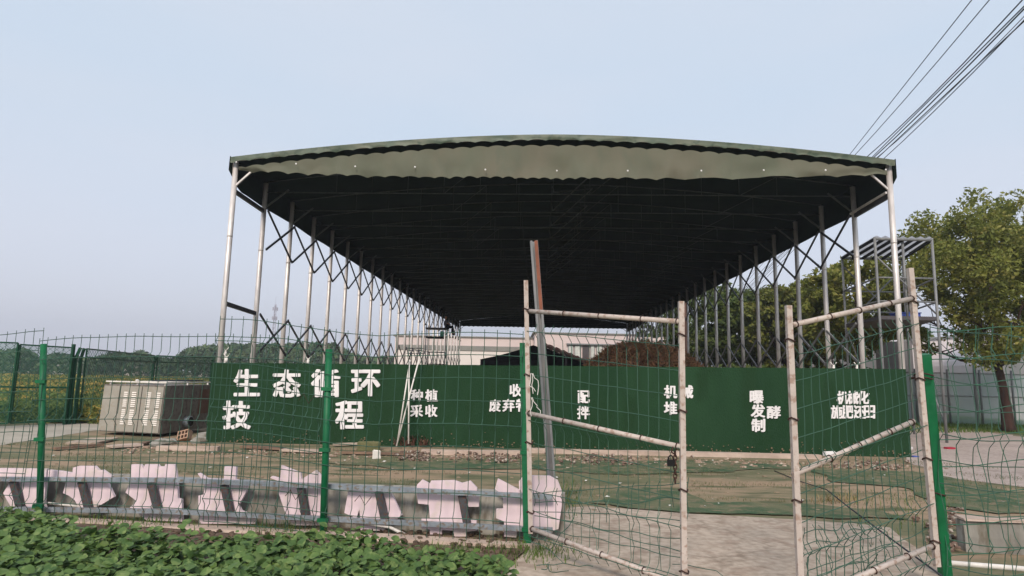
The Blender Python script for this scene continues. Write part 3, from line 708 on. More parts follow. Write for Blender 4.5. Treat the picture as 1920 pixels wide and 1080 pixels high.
lowwall('low_wall', -8, .32, .30, .40, 'low weathered concrete wall behind the fallen letters', 1)
WR = pz(1812, 1036)
lowwall('low_wall', 0, 3.0, 0, .27, 'short broken concrete wall at the right edge behind the wire fence', 2, org=WR)
slab('wall_cap', WR + fd * .0 - fn * .07, WR + fd * 3 - fn * .07, .17, .02, G['kerb'], 'pale cap strip lying on the broken wall at right', 'coping', z=.28, seed=6)

lean = (fn * .28 + Z * 1).normalized(); ln = Vector((0, 0, 0)); ln = (fd.cross(lean)).normalized()
if ln.y > 0: ln = -ln
def LP(x, y, off=0.0): return onplane(x, y, FB - fn * (.09 + off), fn)
POLY = [
 ('foam letter piece with a rounded block top, leftmost at the photo edge', [(-60, 880), (0, 879), (82, 880), (82, 945), (85, 952), (20, 950), (4, 925), (15, 905), (0, 900), (-60, 905)]),
 ('foam letter piece with a rounded head right of the left fence post', [(85, 882), (108, 884), (131, 888), (131, 878), (140, 875), (172, 875), (180, 883), (187, 882), (205, 894), (198, 906), (212, 932), (190, 946), (181, 950), (148, 952), (139, 938), (128, 930), (116, 925), (120, 905), (85, 902)]),
 ('tall foam letter piece with a square notched top, second after the left post', [(240, 872), (258, 872), (264, 880), (266, 872), (290, 872), (293, 876), (303, 876), (304, 872), (322, 872), (328, 900), (332, 935), (339, 937), (341, 965), (342, 978), (275, 976), (262, 965), (243, 952), (255, 940), (233, 924), (242, 900)]),
 ('foam letter piece with a single narrow prong pointing up', [(416, 876), (438, 876), (438, 900), (462, 908), (458, 925), (446, 948), (452, 958), (478, 968), (478, 982), (372, 982), (372, 958), (370, 930), (380, 928), (380, 906), (366, 889), (369, 888), (384, 898), (416, 900)]),
 ('foam letter piece with a pointed left horn and pointed right peak by the middle post', [(523, 874), (560, 888), (562, 900), (588, 883), (603, 897), (603, 985), (575, 985), (550, 985), (533, 958), (520, 925), (527, 906), (503, 897), (506, 894), (522, 898)]),
 ('foam letter piece shaped like splayed legs right of the middle post', [(652, 914), (728, 918), (753, 966), (745, 972), (722, 972), (722, 995), (700, 995), (698, 990), (696, 995), (676, 995), (675, 972), (673, 955), (668, 972), (645, 962)]),
 ('foam letter piece with a crown like top and side arms', [(780, 910), (789, 901), (804, 908), (806, 903), (850, 902), (864, 907), (880, 903), (893, 916), (893, 930), (897, 932), (897, 951), (876, 951), (878, 975), (893, 977), (893, 995), (875, 997), (875, 1006), (852, 1006), (850, 995), (828, 994), (828, 1002), (806, 1002), (806, 993), (790, 991), (790, 972), (806, 973), (803, 947), (783, 945), (780, 928)]),
 ('foam letter piece with a slanted tip left of the gate post', [(927, 918), (932, 899), (975, 921), (984, 930), (984, 988), (969, 990), (968, 1008), (945, 1006), (945, 978), (930, 972), (930, 955), (943, 955), (942, 930)]),
 ('rounded foam letter slab behind the steel channel at the end of the rack', [(972, 904), (980, 893), (1030, 894), (1045, 902), (1053, 922), (1053, 950), (1047, 992), (1034, 996), (998, 988), (996, 950), (974, 948)]),
 ]
for i, (lb, poly) in enumerate(POLY):
    mb = MB(); pts = [LP(x, y, .06) for x, y in poly]
    pts = [p - fn * (.1 * max(0, p.z - .1)) for p in pts]
    import bmesh
    mb.prism(pts, -fn * .03); o = mb.build('foam_letter', G['pink'])
    bm = bmesh.new(); bm.from_mesh(o.data); bmesh.ops.recalc_face_normals(bm, faces=bm.faces); bmesh.ops.triangulate(bm, faces=[f for f in bm.faces if len(f.verts) > 4]); bm.to_mesh(o.data); bm.free()
    tag(o, lb, 'letter', 'fallen foam letters on the steel rack')
rack = thing('letter_rack', tuple(down(LP(500, 985), 0)), 'blue grey steel ladder frame lying on edge holding the fallen foam letters', 'frame')
for tab in ([(-150, 897), (0, 897), (330, 900), (440, 904), (600, 911), (720, 915), (900, 926), (1036, 932)], [(-150, 952), (0, 953), (300, 958), (440, 963), (600, 972), (800, 982), (1036, 994)]):
    mb = MB(); pts = [LP(x, y) for x, y in tab]
    pts = [pts[0], pts[2], pts[4], pts[-1]]
    for p, q in zip(pts, pts[1:]): mb.bar(p, q, .045, .042)
    part('rail', mb, G['rail'], rack)
for xt, xb in [(25, 38), (153, 166), (283, 296), (420, 432), (564, 574), (710, 722), (866, 876)]:
    yt = interp([(0, 897), (330, 900), (600, 911), (900, 926)], xt); yb_ = interp([(0, 953), (300, 958), (600, 972), (1036, 994)], xb)
    mb = MB(); mb.bar(LP(xt, yt + 4, .03), LP(xb, yb_ - 3, .03), .04, .07, up=tuple(fd)); part('strut', mb, G['strut'], rack)
def pipe(label, pts, r=.016):
    mb = MB(); mb.tube(pts, r, 8); tag(mb.build('plastic_pipe', G['pvc']), label, 'pipe', 'thin white plastic pipes lying about')
pipe('thin white pipe lying under the rack beside the middle fence post', [LP(480, 967, .02), LP(575, 975, .02), LP(680, 980, .02), LP(730, 988, .01), LP(768, 1007, -.02)])
pipe('short white pipe lying behind the rack right of the left fence post', [LP(90, 943, .12), LP(150, 950, .12)], .012)
pipe('white pipe lying at the foot of the leaning post at the right edge', [pz(1752, 1058) + Z * .02, pz(1850, 1066) + Z * .02, pz(2050, 1082) + Z * .02], .022)

# ------------------------------------------------------------------ machine cabinet on the left
b0, b1, b2 = pz(183, 815), pz(298, 821), pz(388, 808); zt = at(306, 723, b1.y).z
b3 = b0 + b2 - b1; cz = .08
cab = thing('machine_cabinet', tuple((b0 + b2) / 2), 'grey beige steel machine cabinet with louvred doors and a duct, left of the sign', 'cabinet')
fx = (b1 - b0); fxl = fx.length; fxu = fx.normalized(); fnn = Vector((fxu.y, -fxu.x, 0)); fnn = fnn if fnn.y < 0 else -fnn
sx_ = (b2 - b1); sxl = sx_.length; sxu = sx_.normalized(); snn = Vector((sxu.y, -sxu.x, 0)); snn = snn if snn.x > 0 else -snn
T = Z * (zt - cz); lt = fxu * .05
mb = MB(); bb = [b0 + Z * cz, b1 + Z * cz, b2 + Z * cz, b3 + Z * cz]; mb.hexa(bb, [p + T + lt for p in bb]); part('body', mb, G['cab_shade'], cab)
def FP(u, v, o=.0): return b0 + Z * cz + fx * u + (T + lt) * v + fnn * o
for (u0, u1) in ((.01, .27), (.285, .635), (.65, .985)):
    mb = MB(); mb.hexa([FP(u0, .02, .02), FP(u1, .02, .02), FP(u1, .02, .002), FP(u0, .02, .002)], [FP(u0, .97, .02), FP(u1, .97, .02), FP(u1, .97, .002), FP(u0, .97, .002)])
    d = part('door', mb, G['cab'], cab)
    if u0 > .2:
        for (a, b) in (((.36, .42), (.49, .56)) if u0 < .5 else ((.73, .80), (.88, .95))):
            mb = MB()
            for k in range(17):
                if k == 8: continue
                v = .17 + .66 * k / 16; mb.hexa([FP(a, v, .034), FP(b, v, .034), FP(b, v, .021), FP(a, v, .021)], [FP(a, v + .019, .03), FP(b, v + .019, .03), FP(b, v + .019, .021), FP(a, v + .019, .021)])
            part('louvre', mb, G['slat'], d)
def SP(u, v, o=.0): return b1 + Z * cz + sx_ * u + (T + lt) * v + snn * o
mb = MB(); mb.tube([SP(.5, .2, -.02), SP(.5, .2, .12)], .13, 16, True); du = part('duct', mb, G['rail'], cab)
mb = MB(); mb.tube([SP(.5, .2, .121), SP(.5, .2, .124)], .115, 16); part('mouth_shade', mb, G['black'], du)  # flat black disc paints the shade inside the duct mouth
mb = MB(); mb.hexa([SP(.72, .35, .012), SP(.98, .35, .012), SP(.98, .35, .0), SP(.72, .35, .0)], [SP(.72, .9, .012), SP(.98, .9, .012), SP(.98, .9, 0), SP(.72, .9, 0)]); part('side_hatch', mb, mat('stained_panel', lin(118, 96, 84), lin(100, 72, 60), 4, rough=.8), cab, 'rust stained hatch')
tp = lambda u, w_, z: b0 + Z * zt + fx * u + sx_ * w_ + lt + Z * z
mb = MB()
for (u, w_) in ((.05, .05), (.5, .05), (.95, .05), (.95, .5), (.95, .95)): mb.bar(tp(u, w_, 0), tp(u, w_, .05), .03, .03)
mb.bar(tp(0, .03, .065), tp(1, .03, .065), .05, .03); mb.bar(tp(1, .0, .065), tp(1, 1, .065), .04, .03); mb.bar(tp(.2, .5, .065), tp(.95, .6, .065), .3, .02)
part('top_rail', mb, G['pvc'], cab)
mb = MB(); mb.blob(tp(.35, .2, .09), (.05, .05, .03), rng, .1); part('valve', mb, G['pvc'], cab)
mb = MB(); mb.tube([tp(.7 + .25 * math.sin(k * .9), .6 + .25 * math.cos(k * .7), .1 + .012 * math.sin(k)) for k in range(14)], .012, 6)
tag(mb.build('hose_coil', G['cable']), 'black hose coiled on top of the machine cabinet', 'hose')
for i, (x, y, r) in enumerate([(300, 838, .2), (320, 833, .14), (372, 832, .17), (385, 826, .22)]):
    p = pz(x, y); mb = MB(); mb.blob((p.x, p.y, r * .35), (r, r * .8, r * .5), random.Random(i), .25)
    tag(mb.build('stone', G['conc_wall']), ['flat grey stone under the cabinet duct', 'small grey stone left of the hollow brick', 'rounded grey stone right of the hollow brick', 'large grey stone between cabinet and sign'][i], 'stone', 'stones by the cabinet')

# ------------------------------------------------------------------ green framed fence behind on the left
ff = thing('framed_fence', tuple(pz(145, 798)), 'dark green framed mesh fence with bent post tops at the crop field', 'fence')
gdark = mat('frame_green', lin(18, 72, 48), lin(14, 60, 42), 5, rough=.5)
gmesh = mat('fine_mesh', lin(36, 92, 68), lin(44, 100, 76), 4, rough=.7, alpha=.33)
def frame_panel(TL, TR, BR, BL, mid=.47):
    mb = MB()
    for p, q in ((TL, TR), (TR, BR), (BL, BR), (TL, BL)): mb.bar(p, q, .035, .035)
    mb.bar(TL.lerp(BL, mid), TR.lerp(BR, mid), .04, .045)
    f = part('panel_frame', mb, gdark, ff)
    mb = MB(); mb.quad(TL, TR, BR, BL); part('fine_mesh', mb, gmesh, f)
    mb = MB(); n = int((TR - TL).length / .14)
    for k in range(-14, n + 14):       # diamond mesh wires
        for s_ in (1, -1):
            pts = []
            for q in range(0, 15):
                u = (k + s_ * q) / n; 
                if 0 <= u <= 1: pts.append(TL.lerp(TR, u).lerp(BL.lerp(BR, u), q / 14))
            if len(pts) > 1: mb.tube([pts[0], pts[-1]], .004, 3, False)
    part('diamond_mesh', mb, gdark, f)
def dn(p, z=.12): return Vector((p.x, p.y, z))
a, b = at(-140, 637, 15.0), at(34, 643, 15.9); frame_panel(a, b, dn(b), dn(a), .55)
a, b = at(38, 646, 16.0), at(137, 652, 17.0); frame_panel(a, b, dn(b), dn(a), .55)
a, b = at(163, 654, 17.6), at(290, 667, 22.2); frame_panel(a, b, dn(b), dn(a), .12)
a, b = at(296, 667, 22.4), at(402, 671, 27.0); frame_panel(a, b, dn(b), dn(a), .12)
for (x, xt, yt, Y, n_) in ((140, 151, 652, 17.3, 1), (150, 158, 653, 17.45, 1), (132, 0, 0, 17.2, 0), (287, 296, 666, 22.3, 1), (396, 403, 669, 26.8, 1)):
    p = at(x, 700, Y); mb = MB()
    if n_:
        t = at(xt, yt, Y); e = at(x + 1, yt + 22 * 17.3 / Y, Y); mb.bar((p.x, p.y, 0), e, .07, .07); mb.bar(e, t, .06, .06)
    else: mb.bar((p.x, p.y, 0), (p.x, p.y, 2.15), .07, .07)
    part('post', mb, gdark, ff)

# ------------------------------------------------------------------ scaffold tower at right
sc = thing('scaffold_tower', tuple(down(at(1747, 700, 17), 0)), 'scaffold platform with a corrugated sheet roof between canopy and right tree', 'scaffold')
Yf, Yr = 17.0, 19.7
fL, fR = at(1640, 448, Yf), at(1747, 450, Yf); rL, rR = at(1579, 484, Yr), at(1692, 486, Yr)
zr_ = (fL.z + fR.z) / 2
for p, nm in ((fL, 1), (fR, 1), (rL, 1), (rR, 1)):
    mb = MB(); mb.tube([(p.x, p.y, 0), (p.x, p.y, p.z + .05)], .036, 8); part('pole', mb, G['channel'], sc)
mb = MB(); p = at(1692, 453, Yf + .1); mb.tube([(p.x, p.y, 3.2), p], .035, 8); part('pole', mb, G['channel'], sc)
mb = MB(); vs = []; fs = []; n = 26
for j in range(2):
    for i in range(n + 1):
        u = i / n; p = (fL.lerp(fR, u) if j == 0 else rL.lerp(rR, u)); vs.append(p + Z * (.07 + .03 * math.sin(i * math.pi / 2)))
for i in range(n): fs.append((i, i + 1, n + 2 + i, n + 1 + i))
mb.add(vs, fs)
o = part('roof_sheet', mb, mat('grey_sheet', lin(190, 192, 196), lin(160, 164, 170), 1.2, rough=.6, stretch=(3, .3, 1), trans=.7), sc)
for k in range(7):
    u = k / 6; mb = MB(); mb.bar(fL.lerp(fR, u) , rL.lerp(rR, u), .06, .07); part('rafter', mb, G['black'], sc)
for p, q in ((fL, fR), (rL, rR)): mb = MB(); mb.tube([p, q], .04, 8); part('roof_beam', mb, G['channel'], sc)
for z0 in (3.75, 4.4):
    mb = MB()
    for p, q in ((fL, fR), (rL, rR), (fR, rR), (fL, rL)): mb.tube([(p.x, p.y, z0), (q.x, q.y, z0)], .025, 6)
    part('guard_rail', mb, G['channel'], sc)
mb = MB(); c4 = [Vector((p.x, p.y, 3.25)) for p in (fL, fR, rR, rL)]; mb.hexa(c4, [p + Z * .1 for p in c4]); part('deck', mb, G['strut'], sc)
for (p, q, z0, z1) in ((fL, rL, .3, 3.2), (rL, rR, 3.3, 5.2), (rR, rL, 3.3, 5.2), (fR, rR, .5, 3.2), (fL, fR, 5.0, 3.4)):
    mb = MB(); mb.tube([(p.x, p.y, z0), (q.x, q.y, z1)], .022, 6); part('brace', mb, G['channel'], sc)
c = at(1697, 586, Yf + .5); mb = MB(); mb.box((c.x, c.y, 3.35 + .06), (.6, .4, .12)); mb.box((c.x, c.y, 3.35 + .13), (.64, .44, .025))
tag(mb.build('plastic_crate', G['blue']), 'blue plastic crate standing on the scaffold deck', 'crate')

# ------------------------------------------------------------------ trees
def leafquad(vs, fs, c, r, rg, up=.3):
    n = Vector((rg.gauss(0, 1), rg.gauss(0, 1), rg.gauss(0, 1) + up)).normalized(); a = n.orthogonal().normalized(); b = n.cross(a); t = rg.uniform(0, 6.28)
    d = a * math.cos(t) + b * math.sin(t); e = n.cross(d); k = len(vs)
    vs.extend([c - d * r, c + e * r * .5, c + d * r, c - e * r * .5]); fs.append((k, k + 1, k + 2, k + 3))
def tree(x, Y, H, R, zc, label, leaves=4000, lr=.14, lm='leaf_a', tr=.16, seed=0, lean_=0.0, sq=.8, group='trees around the canopy', limbs=7, trunk_m='bark'):
    rg = random.Random(seed); base = Vector((x, Y, 0))
    t = thing('tree', tuple(base), label, 'tree', group)
    mb = MB(); top = Vector((x + lean_, Y, zc)); bend = Vector((x + lean_ * .2, Y, zc * .45))
    mb.tube([base, base + Z * .25 + Vector((lean_ * .05, 0, 0)), bend, top, Vector((x + lean_, Y, H - R * .4))], [tr * 1.5, tr * 1.1, tr * .9, tr * .6, tr * .15], 9)
    cl = []
    for i in range(limbs):
        a = 2 * math.pi * (i + rg.random() * .6) / limbs; s = bend.lerp(top, rg.uniform(.65, 1.1)); rr = R * rg.uniform(.5, .8)
        e = Vector((top.x + math.cos(a) * rr, Y + math.sin(a) * rr, zc + rg.uniform(.05, .6) * (H - zc))); m = s.lerp(e, .5) + Z * rg.uniform(-.2, .3)
        mb.tube([s, m, e], [tr * .45, tr * .3, tr * .06], 6)
        for q in range(3):
            f = m.lerp(e, rg.uniform(0, .8)); g = f + Vector((rg.uniform(-1, 1), rg.uniform(-1, 1), rg.uniform(-.2, 1))) * R * .3; mb.tube([f, g], [tr * .15, tr * .03], 4, False)
    part('trunk', mb, G[trunk_m], t)
    top = Vector((x + lean_, Y, (H + zc * .9) / 2)); hz = (H - zc * .9) / 2 + .1
    ncl = int(50 + R * 36)
    for i in range(ncl):
        while True:
            p = Vector((rg.uniform(-1, 1), rg.uniform(-1, 1), rg.uniform(-1, 1)))
            if .25 < p.length < 1 and not (p.z < -.05 and rg.random() < .3): break
        p = p * (rg.uniform(.55, 1) ** .5) / max(p.length, .6) * .92 if rg.random() < .6 else p
        sc_ = 1 + .22 * nv(p * 1.7 + Vector((seed, 0, 0)), 1)
        cl.append((Vector((top.x + p.x * R * sc_, top.y + p.y * R * sc_, top.z + p.z * hz * sc_)), R * rg.uniform(.09, .19)))
    vs = []; fs = []; per = leaves // ncl
    for c, r in cl:
        for k in range(per):
            d = Vector((rg.gauss(0, 1), rg.gauss(0, 1), rg.gauss(0, 1) * sq)).normalized() * r * (rg.random() ** .45)
            leafquad(vs, fs, c + d, lr * rg.uniform(.6, 1.25), rg, .8)
    mb = MB(); mb.add(vs, fs); part('crown', mb, G[lm], t); return t
G['leaf_a'] = mat('leaf_camphor', lin(134, 138, 64), lin(98, 110, 50), .9, rough=.6, trans=.35, c3=lin(148, 142, 76))
G['leaf_b'] = mat('leaf_dark', lin(88, 104, 50), lin(62, 82, 40), .8, rough=.6, trans=.3, c3=lin(106, 114, 56))
G['leaf_c'] = mat('leaf_yellow', lin(120, 122, 54), lin(88, 102, 44), .8, rough=.6, trans=.3, c3=lin(110, 104, 52))
def tx(px, Y): return at(px, 700, Y).x
def tz(py, px, Y): return at(px, py, Y).z
tree(tx(1882, 21.6), 21.6, tz(388, 1880, 21.6), 3.5, 2.5, 'large camphor tree with reddish trunk standing on the grass verge at right', 52000, .078, 'leaf_a', .17, 1, -.2, limbs=9)
tree(tx(2010, 26), 26, tz(385, 1990, 26), 2.9, 3.6, 'camphor tree at the right photo edge behind the large one', 12000, .13, 'leaf_a', .17, 2)
tree(tx(1612, 26), 26, tz(487, 1600, 26), 2.3, 3.2, 'tree standing right behind the scaffold roof', 14000, .12, 'leaf_a', .14, 3)
tree(tx(1560, 33), 33, tz(560, 1560, 33), 2.6, 2.2, 'bushy tree left of the scaffold seen between the right canopy posts', 11000, .15, 'leaf_c', .13, 4)
tree(tx(1475, 36), 36, tz(530, 1470, 36), 2.6, 2.2, 'tall yellowish green tree behind the third right canopy post', 11000, .16, 'leaf_c', .14, 5)
tree(tx(1395, 39), 39, tz(545, 1390, 39), 2.9, 2.0, 'dark green tree behind the straw heap side of the right canopy posts', 11000, .16, 'leaf_b', .15, 6)
tree(tx(1330, 45), 45, tz(530, 1335, 45), 3.2, 2.3, 'broad dark tree behind the free edge of the right gate gap', 11000, .18, 'leaf_b', .16, 7)
tree(tx(1262, 58), 58, tz(560, 1262, 58), 3.2, 2.5, 'far dark tree at the right rear corner of the canopy', 5000, .2, 'leaf_b', .18, 8)
tree(tx(1430, 52), 52, tz(545, 1430, 52), 4.0, 2.5, 'wide tree in the second row behind the right canopy posts', 7000, .2, 'leaf_b', .18, 9)
tree(tx(1530, 46), 46, tz(535, 1530, 46), 3.4, 2.2, 'second row tree left of the scaffold', 6000, .19, 'leaf_b', .18, 10)
tree(tx(1640, 42), 42, tz(555, 1640, 42), 3.2, 2.2, 'second row tree under the scaffold deck', 6000, .18, 'leaf_b', .18, 11)
# brown timber pole at the right canopy row
p = at(1288, 700, 38); mb = MB(); mb.tube([(p.x, p.y, 0), (p.x + .02, p.y, 3.2), (p.x, p.y, 7.4)], [.15, .13, .11], 10)
tag(mb.build('timber_pole', mat('pole_wood', lin(120, 92, 82), lin(98, 76, 70), 2, rough=.9, stretch=(1, 1, .2))), 'brown round timber pole beyond the right canopy posts', 'pole')
# young nursery bushes and low hedge under the trees (a solid dark mass of shrubs)
rg = random.Random(3); vs = []; fs = []
for i in range(9000):
    px = rg.uniform(1250, 1640); Y = rg.uniform(33, 48); zz = rg.random() ** 1.3 * 2.3
    p = at(px, 700, Y); leafquad(vs, fs, Vector((p.x, Y, zz + .1)), .2, rg, .5)
mb = MB(); mb.add(vs, fs); tag(mb.build('shrubs', G['leaf_b'], None, (0, 0, 0)), 'dark undergrowth beneath the trees behind the right canopy posts', 'undergrowth', kind='stuff')

# far wood and tree line on the left, one mass
rg = random.Random(9); vs = []; fs = []
prof = [(-200, 652), (0, 655), (40, 650), (70, 668), (100, 660), (130, 664), (165, 672), (190, 664), (215, 658), (240, 662), (262, 655), (290, 668), (320, 672), (345, 652), (380, 645), (440, 642), (520, 642), (580, 641), (620, 640), (650, 655), (680, 668), (720, 668), (760, 664), (900, 672)]
for i in range(26000):
    px = rg.uniform(-200, 780); hill = 325 < px < 675
    Y = rg.uniform(105, 150) if hill else rg.uniform(120, 230)
    yt = interp(prof, px) + 4 + 5 * nv((px * .05, Y * .1, 0), 1) + 3 * nv((px * .2, Y * .3, 4), 1); ztop = at(px, yt, Y).z
    z = ztop * (rg.random() ** .55); p = at(px, 700, Y)
    leafquad(vs, fs, Vector((p.x, Y, z)), (.55 if hill else .8) * rg.uniform(.6, 1.2), rg, 1.0)
G['leaf_far'] = mat('leaf_far', lin(76, 98, 64), lin(60, 82, 56), .08, rough=.9, trans=.1, c3=lin(90, 106, 70))
mb = MB(); mb.add(vs, fs); tag(mb.build('far_wood', G['leaf_far'], None, (0, 0, 0)), 'far dark wood and tree line on the horizon behind the field', 'wood', kind='stuff')
for i, (x0, x1, yt, yb_, Y, lb) in enumerate([(233, 272, 686, 698, 140, 'long white greenhouse glimpsed beyond the field above the cabinet'), (372, 389, 686, 694, 145, 'small white shed at the left end of the sign in the distance'),
                         (95, 124, 680, 700, 150, 'pale house front glimpsed right of the left fence post'), (44, 56, 684, 694, 160, 'tiny white hut in the far tree line left of the fence post')]):
    a, b = at(x0, yb_, Y), at(x1, yt, Y); t = thing('far_building', (a.x, Y, 0), lb, 'building', 'white buildings in the far tree line')
    h = max(b.z, 1.5); mb = MB(); mb.box(((a.x + b.x) / 2, Y + 3, h / 2), (b.x - a.x, 6, h)); part('wall', mb, G['bldg2'], t)
    mb = MB(); mb.prism([(a.x - .2, Y - .3, h), (b.x + .2, Y - .3, h), ((a.x + b.x) / 2, Y - .3, h + .6)], (0, 6.6, 0)); part('roof', mb, G['band'], t)
    mb = MB()
    for k in range(3): mb.box((a.x + (b.x - a.x) * (.2 + .3 * k), Y - .02, h * .5), (.5, .06, h * .35))
    part('window', mb, G['strut'], t)

# radio mast far away
Ym = 420; pm = at(508, 690, Ym); Hm = at(508, 556, Ym).z; ms = thing('radio_mast', (pm.x, Ym, 0), 'faint grey lattice radio mast rising over the far wood', 'mast')
mb = MB(); N = 16
def mw(z): return 1.7 * (1 - .75 * z / Hm)
for k in range(3):
    a = 2 * math.pi * k / 3
    mb.tube([(pm.x + math.cos(a) * mw(0), Ym + math.sin(a) * mw(0), 0), (pm.x + math.cos(a) * mw(Hm * .9), Ym + math.sin(a) * mw(Hm * .9), Hm * .9)], .16, 5)
    for i in range(N):
        z0 = Hm * .9 * i / N; z1 = Hm * .9 * (i + 1) / N; a2 = a + 2 * math.pi / 3
        mb.tube([(pm.x + math.cos(a) * mw(z0), Ym + math.sin(a) * mw(z0), z0), (pm.x + math.cos(a2) * mw(z1), Ym + math.sin(a2) * mw(z1), z1)], .09, 4, False)
part('lattice', mb, mat('mast_paint', lin(150, 142, 150), None, rough=.7), ms)
mb = MB(); mb.tube([(pm.x, Ym, Hm * .9), (pm.x, Ym, Hm)], .08, 5); part('spire', mb, MATS['mast_paint'], ms)
for zz in (.72, .84):
    mb = MB()
    for k in range(6): a = k * math.pi / 3; mb.box((pm.x + math.cos(a) * 1.5, Ym + math.sin(a) * 1.5, Hm * zz), (.4, .4, 2.2))
    part('antenna', mb, MATS['mast_paint'], ms)

# ------------------------------------------------------------------ far building, tent, lean-to, straw heap
Yb = 78; a = at(738, 700, Yb); m1 = at(1000, 700, Yb); e = at(1300, 700, Yb); zt1 = at(900, 633, Yb).z; zt2 = at(1080, 626, Yb - 3).z
bd = thing('far_hall', ((a.x + e.x) / 2, Yb, 0), 'long low pinkish white hall seen through the far end of the canopy', 'building')
mb = MB(); mb.box(((a.x + m1.x) / 2, Yb + 6, zt1 / 2), (m1.x - a.x, 12, zt1)); part('wall', mb, G['bldg'], bd)
mb = MB(); mb.box(((m1.x + e.x) / 2, Yb + 4.5, zt2 / 2), (e.x - m1.x, 15, zt2)); part('wall', mb, G['bldg'], bd)
zb0, zb1 = at(900, 658, Yb).z, at(900, 649, Yb).z
mb = MB(); mb.box(((a.x + m1.x) / 2, Yb - .05, (zb0 + zb1) / 2), (m1.x - a.x - .4, .2, zb1 - zb0)); part('window_band', mb, G['band'], bd)
mb = MB(); mb.box(((a.x + m1.x) / 2, Yb - .02, zb0 / 2), (m1.x - a.x - .2, .06, zb0 - .1)); part('lower_wall', mb, G['bldg2'], bd)
mb = MB(); mb.box(((a.x + m1.x) / 2, Yb + 6, zt1 + .06), (m1.x - a.x + .5, 12.4, .12)); mb.box(((m1.x + e.x) / 2, Yb + 4.5, zt2 + .06), (e.x - m1.x + .5, 15.4, .12)); part('parapet', mb, G['band'], bd)
Yw = Yb - 3.05
for (x0, x1) in ((1065, 1075), (1077, 1089), (1107, 1115), (1118, 1130), (1150, 1165), (1172, 1186)):
    p, q = at(x0, 647, Yw), at(x1, 672, Yw); wz = (p.z + q.z) / 2
    mb = MB(); mb.box(((p.x + q.x) / 2, Yw, wz), (q.x - p.x, .12, p.z - q.z)); f = part('window', mb, G['channel'], bd)
    mb = MB(); mb.box(((p.x + q.x) / 2, Yw - .06, wz), (q.x - p.x - .16, .06, p.z - q.z - .16)); part('pane', mb, G['glass'], f)
p, q = at(1092, 648, Yw), at(1104, 680, Yw); mb = MB(); mb.box(((p.x + q.x) / 2, Yw, (p.z + q.z) / 2), (q.x - p.x, .1, p.z - q.z)); part('door', mb, G['strut'], bd)
p, q = at(1062, 645, Yw), at(1195, 646, Yw); mb = MB(); mb.box(((p.x + q.x) / 2, Yw - .15, p.z), (q.x - p.x, .4, .15)); part('lintel', mb, G['channel'], bd)
# tent
Yt = 33; ap = at(998, 647, Yt); l0 = at(906, 676, Yt); r0 = at(1086, 684, Yt); ez = l0.z
tn = thing('black_tent', (ap.x, Yt, 0), 'black peaked tent roof showing over the sign left of the straw heap', 'tent')
hw = (r0.x - l0.x) / 2; cx = (l0.x + r0.x) / 2; c4 = [Vector((cx - hw, Yt - 2.6, ez)), Vector((cx + hw, Yt - 2.6, ez)), Vector((cx + hw, Yt + 2.6, ez)), Vector((cx - hw, Yt + 2.6, ez))]
apx = Vector((cx + .1, Yt, ap.z)); mb = MB()
for i in range(4):
    p, q = c4[i], c4[(i + 1) % 4]; n = 8; rows = []
    for j in range(n + 1):
        t = j / n; k = t ** 1.0; sag = -.18 * math.sin(math.pi * t); rows.append((p.lerp(apx, k) + Z * sag * .3, q.lerp(apx, k) + Z * sag * .3))
    for j in range(n):
        if j < n - 1: mb.quad(rows[j][0], rows[j][1], rows[j + 1][1], rows[j + 1][0])
        else: mb.add([rows[j][0], rows[j][1], apx], [(0, 1, 2)])
    mb.quad(p, q, q - Z * .35, p - Z * .35)
part('roof', mb, G['black'], tn)
for p in c4: mb = MB(); mb.tube([(p.x, p.y, 0), p], .03, 6); part('leg', mb, G['strut'], tn)
Yl = 27.5; a, b = at(1018, 641, Yl), at(1106, 677, Yl); lt_ = thing('lean_to', (a.x, Yl, 0), 'lean-to with a brown rusty sheet roof sloping down beside the black tent', 'shed')
mb = MB(); n = 20; vs = []; fs = []
for i in range(n + 1):
    p = a.lerp(b, i / n); w_ = .03 * math.sin(i * 2.2); vs += [p + Z * w_, p + Vector((0, 3, w_ + .1)), p + Z * (w_ - .09), p + Vector((0, 3, w_))]
for i in range(n):
    k = 4 * i; fs += [(k, k + 4, k + 5, k + 1), (k + 2, k + 3, k + 7, k + 6), (k, k + 2, k + 6, k + 4)]
mb.add(vs, fs); part('roof', mb, G['rusty_roof'], lt_)
for u in (0.05, .5, .95): p = a.lerp(b, u); mb = MB(); mb.bar((p.x, p.y + .1, 0), (p.x, p.y + .1, p.z - .1), .08, .08); part('post', mb, G['strut'], lt_)
mb = MB(); mb.quad((a.x, Yl + 2.9, 0), (b.x, Yl + 2.9, 0), (b.x, Yl + 2.9, b.z), (a.x, Yl + 2.9, a.z)); mb.quad((a.x, Yl + 2.95, 0), (b.x, Yl + 2.95, 0), (b.x, Yl + 2.95, b.z), (a.x, Yl + 2.95, a.z)); part('back_wall', mb, G['black'], lt_)
